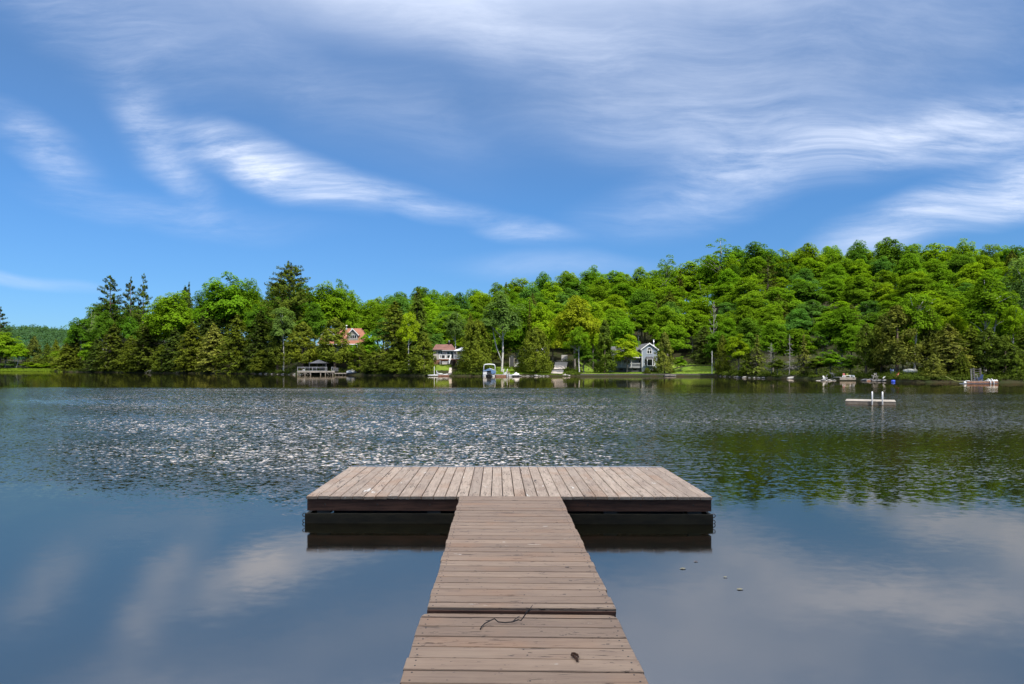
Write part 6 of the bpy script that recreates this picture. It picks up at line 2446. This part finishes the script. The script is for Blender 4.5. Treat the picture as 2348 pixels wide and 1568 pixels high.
# ------------------------------------------------------------------ right shore
c = Crop(3240, 1470, 0.2215)
Y1 = 95.5
X = lambda p, y=Y1: c.x(p, y)
Zz = lambda p, y=Y1: c.z(p, y)


def slat_chair(x, y, z, m, label, s=1.0, rz=0.0, cat='chair', group=None):
    """wooden lakeside chair: sloped seat, fan back, wide arms, four legs"""
    e = empty('lakeside_chair', (x, y, z), label, cat, group, rz)
    e.scale = (s, s, s)
    def put(b, name):
        o = b.build(name, M[m])
        o.parent = e
    b = MB()
    b.prism([(-0.30, 0.36), (0.24, 0.24), (0.24, 0.28), (-0.30, 0.40)], 'x', -0.26, 0.26)
    put(b, 'seat')
    b = MB()
    for i in range(5):
        x0 = -0.26 + i * 0.105
        tp = 0.98 - 0.03 * abs(i - 2) ** 1.5
        b.prism([(0.20, 0.24), (0.24, 0.24), (0.50, tp), (0.46, tp)], 'x', x0, x0 + 0.095)
    put(b, 'backrest')
    for sx in (-1, 1):
        b = MB()
        b.box(sx * 0.34 - 0.07, sx * 0.34 + 0.07, -0.36, 0.36, 0.53, 0.56)
        put(b, 'armrest')
        for y0 in (-0.32, 0.26):
            b = MB()
            b.box(sx * 0.30 - 0.025, sx * 0.30 + 0.025, y0, y0 + 0.08, 0.0, 0.528)
            put(b, 'leg')
    return e


rk = random.Random(21)


def rock(x, y, z, sx, sy, sz, label, group='rocks along the far shore', seed=0, m='rock'):
    rg = random.Random(seed)
    b = MB()
    rings = []
    ph = [rg.uniform(0, 6.28) for _ in range(4)]
    for j in range(6):
        t_ = j / 5
        rr = math.sin(math.pi * (0.12 + 0.80 * t_)) if j else 0.55
        ring = []
        for k in range(9):
            a = 2 * math.pi * k / 9
            q = 1 + 0.18 * math.sin(2 * a + ph[0]) + 0.14 * math.sin(3 * a + ph[1] + t_ * 3)
            ring.append((x + sx * rr * q * math.cos(a), y + sy * rr * q * math.sin(a), z + sz * (t_ * 1.2 - 0.25) + 0.06 * sz * math.sin(2 * a + ph[2])))
        rings.append(ring)
    b.loft(rings)
    o = b.build('rock', M[m], loc=(x, y, z))
    tag(o, label, 'rock', group)


slat_chair(X(292), Y1 + .3, 0.12, 'white_plastic', 'small white chair standing among rocks at the water', 0.62, 0.5)
rock(X(272), Y1 + .2, -0.05, 1.0, 0.6, 0.16, 'dark flat rock under the small white chair', None, 3)
for i, (p, q, s_) in enumerate(((230, 218, .35), (340, 225, .30), (385, 228, .16), (410, 230, .14), (435, 222, .22))):
    rock(X(p), Y1 - .1, 0.0, s_, s_ * .8, s_ * 0.7, ('pale rock left of the small white chair', 'largest pale rock right of the small white chair', 'tiny pale rock, first of two right of the white chair', 'tiny pale rock, second of two right of the white chair', 'pale leaning rock furthest right of the white chair')[i], 'pale rocks by the white chair', 30 + i, 'rock')
rd = empty('railed_dock', (X(690), Y1 + 1, 0), 'low wooden dock with a white rail frame around a red chair', 'dock')
b = MB()
for i in range(20):
    xx = X(540) + i * (X(832) - X(540)) / 20
    b.box(xx, xx + (X(832) - X(540)) / 20 - 0.012, Y1 + .03, Y1 + 2.0, 0.46, 0.50)
b.build('deck', M['grey_wood'], rd)
b = MB()
b.box(X(540), X(832), Y1, Y1 + .028, 0.12, 0.49)
b.build('fascia', M['pale_wood'], rd)
for p in (603, 630, 648, 735, 770, 790, 808):
    b = MB()
    b.box(X(p) - (.05 if p in (603, 735, 808) else .03), X(p) + (.05 if p in (603, 735, 808) else .03), Y1 + .1, Y1 + .18, 0.50, Zz(148 if p > 700 else 150))
    b.build('rail_post', M['white_paint'], rd)
b = MB()
b.box(X(598), X(735), Y1 + .09, Y1 + .19, Zz(151), Zz(143))
b.box(X(728), X(822), Y1 + .30, Y1 + .40, Zz(148), Zz(139))
b.box(X(598), X(735), Y1 + .1, Y1 + .17, Zz(204), Zz(199))
b.build('rail', M['white_paint'], rd)
slat_chair(X(690), Y1 + 1.0, 0.50, 'red_plastic', 'small red chair behind the white rail frame', 0.56, 0.0)
slat_chair(X(758), Y1 + 1.2, 0.50, 'yellow_rope', 'olive green lakeside chair beside the red one on the railed dock', 0.54, -0.3)
# shaded landing with boats under the brown-green cedar
Y2 = 90.5
X = lambda p, y=Y2: c.x(p, y)
Zz = lambda p, y=Y2: c.z(p, y)
slat_chair(X(1310, Y2 + 2), Y2 + 2.0, ground(X(1310), Y2 + 2) + .02, 'teal_plastic', 'dark teal lakeside chair in the shade left of the red kayak', 0.85, 0.4)
slat_chair(X(1085, Y2 + 2), Y2 + 2.0, ground(X(1085), Y2 + 2) + .02, 'brown_wood', 'dark red-brown chair in deep shade left of the teal chair', 1.0, -0.2)
hullshape(X(1415), X(1590), Y2 - .3, 0.42, 0.30, 0.26, M['red_plastic'], 'kayak', 'bright red kayak leaning up the bank', 'kayak', False, None, 0.85, 0.5)
b = MB()
yy_ = Y2 + 0.6
b.tube([(X(1362), yy_, Zz(200)), (X(1385), yy_, Zz(178)), (X(1420), yy_, Zz(162))], [.06, .09, .03], 6)
tag(b.build('paddle', M['white_plastic'], loc=(X(1385), yy_, Zz(200))), 'curved white paddle blade left of the red kayak', 'paddle')
b = MB()
b.bar((X(1500), yy_, Zz(190)), (X(1545), yy_, Zz(130)), 0.10, 0.03)
tag(b.build('paddle', M['white_vinyl'], loc=(X(1500), yy_, Zz(190))), 'white board leaning upright behind the red kayak', 'board')
yk_ = Y2 + 1.2
hullshape(X(1545), X(1605), yk_, ground(X(1575), yk_) + .25, 0.3, 0.7, M['denim_blue_plastic'], 'kayak', 'dark blue kayak stern standing behind the red kayak', 'kayak', False)
hullshape(X(1740), X(2010), Y2 + 0.8, ground(X(1870), Y2 + .8) + 0.42, 0.75, 0.55, M['dull_aluminium'], 'rowing_boat', 'overturned aluminium rowing boat on supports in the shade', 'boat', True)
for p in (1800, 1950):
    b = MB()
    zg = ground(X(p), Y2 + .8)
    b.box(X(p) - .06, X(p) + .06, Y2 + .2, Y2 + 1.4, zg - .2, zg + 0.44)
    tag(b.build('boat_rack', M['dark_wood'], loc=(X(p), Y2 + .8, zg)), ('left' if p == 1800 else 'right') + ' wooden trestle under the overturned aluminium boat', 'trestle', 'trestles under the overturned boat')
yb_ = Y2 - 2.6
b = MB()
b.lathe((c.x(1502, yb_), yb_, -0.12), [(0.02, 0), (0.21, 0.02), (0.23, 0.12), (0.23, 0.30), (0.20, 0.36), (0.02, 0.37)], 16)
tag(b.build('barrel', M['blue_plastic'], smooth=True, loc=(c.x(1502, yb_), yb_, 0)), 'blue plastic barrel floating in front of the red kayak', 'barrel')
yb_ = 85.5
by = empty('marker_buoy', (c.x(2188, yb_), yb_, 0), 'leaning white marker buoy with a red top', 'buoy')
b = MB()
b.tube([(c.x(2202, yb_), yb_, -0.1), (c.x(2185, yb_), yb_, c.z(235, yb_)), (c.x(2172, yb_), yb_, c.z(212, yb_))], [.13, .12, .11], 10)
b.build('body', M['white_plastic'], by, smooth=True)
b = MB()
b.tube([(c.x(2171, yb_), yb_, c.z(211, yb_)), (c.x(2160, yb_), yb_, c.z(190, yb_))], [.15, .13], 10)
b.build('top', M['red_plastic'], by, smooth=True)

# blue chair dock
c = Crop(3820, 1440, 0.11755)
Y3 = 77.6
X = lambda p, y=Y3: c.x(p, y)
Zz = lambda p, y=Y3: c.z(p, y)
bd = empty('floating_dock', (X(950), Y3 + .8, 0), 'long low brown dock with white floats carrying a dark blue chair', 'dock')
b = MB()
for i in range(40):
    xx = X(415) + i * (X(1475) - X(415)) / 40
    b.box(xx, xx + (X(1475) - X(415)) / 40 - 0.012, Y3 + .03, Y3 + 1.5, 0.27, 0.31)
b.build('deck', M['pale_wood'], bd)
b = MB()
b.box(X(415), X(1475), Y3, Y3 + .028, 0.07, 0.285)
b.build('fascia', M['brown_wood'], bd)
b = MB()
b.box(X(430), X(1460), Y3 + .06, Y3 + 1.4, -0.1, 0.06)
b.build('float', M['white_vinyl'], bd)
b = MB()
for p in (452, 1120, 1240):
    b.bev(X(p - 36), X(p + 50), Y3 - .02, Y3 + .35, 0.312, 0.38, 0.02)
for p in (1390, 1458):
    b.lathe((X(p), Y3 + .25, 0.31), [(0.16, 0), (0.17, 0.06), (0.12, 0.13), (0.02, 0.16)], 12)
b.build('bumper', M['white_plastic'], bd)
for p in (1168, 1280):
    b = MB()
    b.tube([(X(p), Y3 + .35, 0.3), (X(p), Y3 + .33, Zz(665)), (X(p) + .02, Y3 + .15, Zz(652)), (X(p) + .05, Y3 + .05, Zz(690)), (X(p) + .10, Y3 - .05, 0.25), (X(p) + .12, Y3 - .06, -0.3)], 0.055, 8)
    b.build('ladder_rail', M['white_plastic'], bd, smooth=True)
b = MB()
b.tube([(X(632), Y3 + .3, 0.0), (X(618), Y3 + .3, Zz(560)), (X(600), Y3 + .3, Zz(298))], [.06, .06, .045], 7)
b.build('mooring_pole', M['dead_wood'], bd)
b = MB()
b.tube([(X(945), Y3 + .9, 0.3), (X(945), Y3 + .9, Zz(580)), (X(936), Y3 + .9, Zz(506)), (X(865), Y3 + .9, Zz(508))], [.05, .04, .035, .03], 7)
b.build('hook_post', M['dead_wood'], bd)
slat_chair(X(985), Y3 + .8, 0.31, 'denim_blue_plastic', 'dark blue lakeside chair in profile on the long low dock', 0.78, R(-90))
b = MB()
b.tube([(X(335), Y3 + .2, 0.12), (X(412), Y3 + .2, 0.12)], 0.15, 12)
tag(b.build('dock_float', M['white_plastic'], loc=(X(375), Y3 + .2, 0)), 'white cylindrical float at the left end of the long low dock', 'float')
b = MB()
b.tube([(X(70), Y3 + 2, 0.85), (X(130), Y3 + 1.5, 0.55), (X(210), Y3 + 1, 0.32), (X(280), Y3 + .5, 0.22), (X(340), Y3 + .2, 0.2)], 0.035, 6)
tag(b.build('mooring_rope', M['yellow_rope'], smooth=True, loc=(X(210), Y3 + 1, 0.3)), 'yellow-green rope running from the bank to the long low dock', 'rope')
st = empty('dock_steps', (X(750, Y3 + 2.5), Y3 + 2.5, 0.2), 'dark wooden steps climbing the shaded bank behind the dark blue chair', 'steps')
b = MB()
for i in range(6):
    y0 = Y3 + 1.9 + i * 0.3
    zz = 0.38 + i * 0.26
    b.box(X(645, y0), X(862, y0), y0, y0 + .32, zz - .05, zz)
b.build('step', M['dark_wood'], st)
b = MB()
for p in (640, 866):
    b.bar((X(p, Y3 + 2), Y3 + 1.9, 0.2), (X(p, Y3 + 3.6), Y3 + 3.7, 1.75), 0.06, 0.22)
b.build('stringer', M['dark_wood'], st)
# rock ledge and shore rocks
c5 = Crop(3000, 900, 0.4668)
yr3 = interp(SHORE, 1812) - 0.4
for i, (p, q, sx, sz, lab) in enumerate(((345, 1322, .55, .22, 'flat rock at the left end of the rock ledge below the dead spruce'), (375, 1318, .8, .40, 'biggest dark slab in the rock ledge below the dead spruce'), (412, 1316, .7, .42, 'middle slab of the rock ledge below the dead spruce'), (445, 1318, .7, .36, 'right slab of the rock ledge below the dead spruce'), (474, 1322, .40, .30, 'small reddish rock at the right end of the rock ledge'))):
    rock(c5.x(p, yr3), yr3 + rk.uniform(0, .4), 0.02, sx, .6, sz, lab, 'rock ledge below the dead spruce', 50 + i)
for i, u in enumerate(list(range(1192, 1262, 9)) + list(range(1652, 1760, 11)) + list(range(585, 690, 13)) + list(range(1985, 2040, 11)) + list(range(1120, 1135, 7))):
    ys = interp(SHORE, u) - rk.uniform(-.1, .3)
    s_ = rk.uniform(.22, .6)
    g_ = 'the wide bushy cedar' if u < 1262 and u > 1190 else ('the bright leafy tree near the flagpole' if u > 1600 and u < 1800 else ('the cedars left of the gazebo deck' if u < 700 else ('the dark cedar right of the railed dock' if u > 1900 else 'the pontoon boat')))
    rock(U(u, ys), ys, 0.0, s_, s_ * .8, s_ * rk.uniform(.4, .7), 'grey shore rock at the water below ' + g_, 'shore rocks below ' + g_, 80 + i)

# bare branches fallen from the point into the water
for i, (u, lab) in enumerate(((345, 'bare grey branch fallen into the water below the rightmost tall pine'), (420, 'bare grey branch hanging to the water right of the short cedar'), (500, 'tangle of bare grey twigs at the water below the pale olive hemlock'), (1905, 'bare fallen branch at the water left of the white railed dock'), (2010, 'bare fallen branch at the water right of the white railed dock'))):
    rg = random.Random(60 + i)
    ys = interp(SHORE, u)
    x = U(u, ys)
    b = MB()
    for k in range(5):
        a = rg.uniform(-1.2, 1.2)
        L_ = rg.uniform(1.2, 3.0) * (1.0 if u < 1000 else 0.6)
        p0 = Vector((x + rg.uniform(-.4, .4), ys + 0.6, 0.5 + rg.uniform(0, .6)))
        p2 = Vector((x + L_ * math.sin(a), ys - L_ * 0.55 * abs(math.cos(a)), -0.08 + rg.uniform(0, .35)))
        p1 = (p0 + p2) / 2 + Vector((0, 0, 0.25))
        b.tube([p0, p1, p2], [.06, .04, .012], 5)
        for q in range(3):
            s0 = p1.lerp(p2, rg.uniform(0, .9))
            b.tube([s0, s0 + Vector((rg.uniform(-.6, .6), rg.uniform(-.5, .1), rg.uniform(-.05, .4)))], [.02, .006], 4)
    tag(b.build('fallen_branch', M['dead_wood'], loc=(x, ys, 0)), lab, 'branch')
# bolts on the platform's outer board
for k in range(8):
    xx = PX0 + 0.22 + k * (PX1 - PX0 - 0.44) / 7
    b = MB()
    b.prism([(xx + 0.012 * math.cos(a * math.pi / 3), 0.225 + 0.012 * math.sin(a * math.pi / 3)) for a in range(6)], 'y', PY0 + 0.025 - SH * xx, PY0 + 0.036 - SH * xx)
    b.build('bolt', M['rusty_iron'], platform)
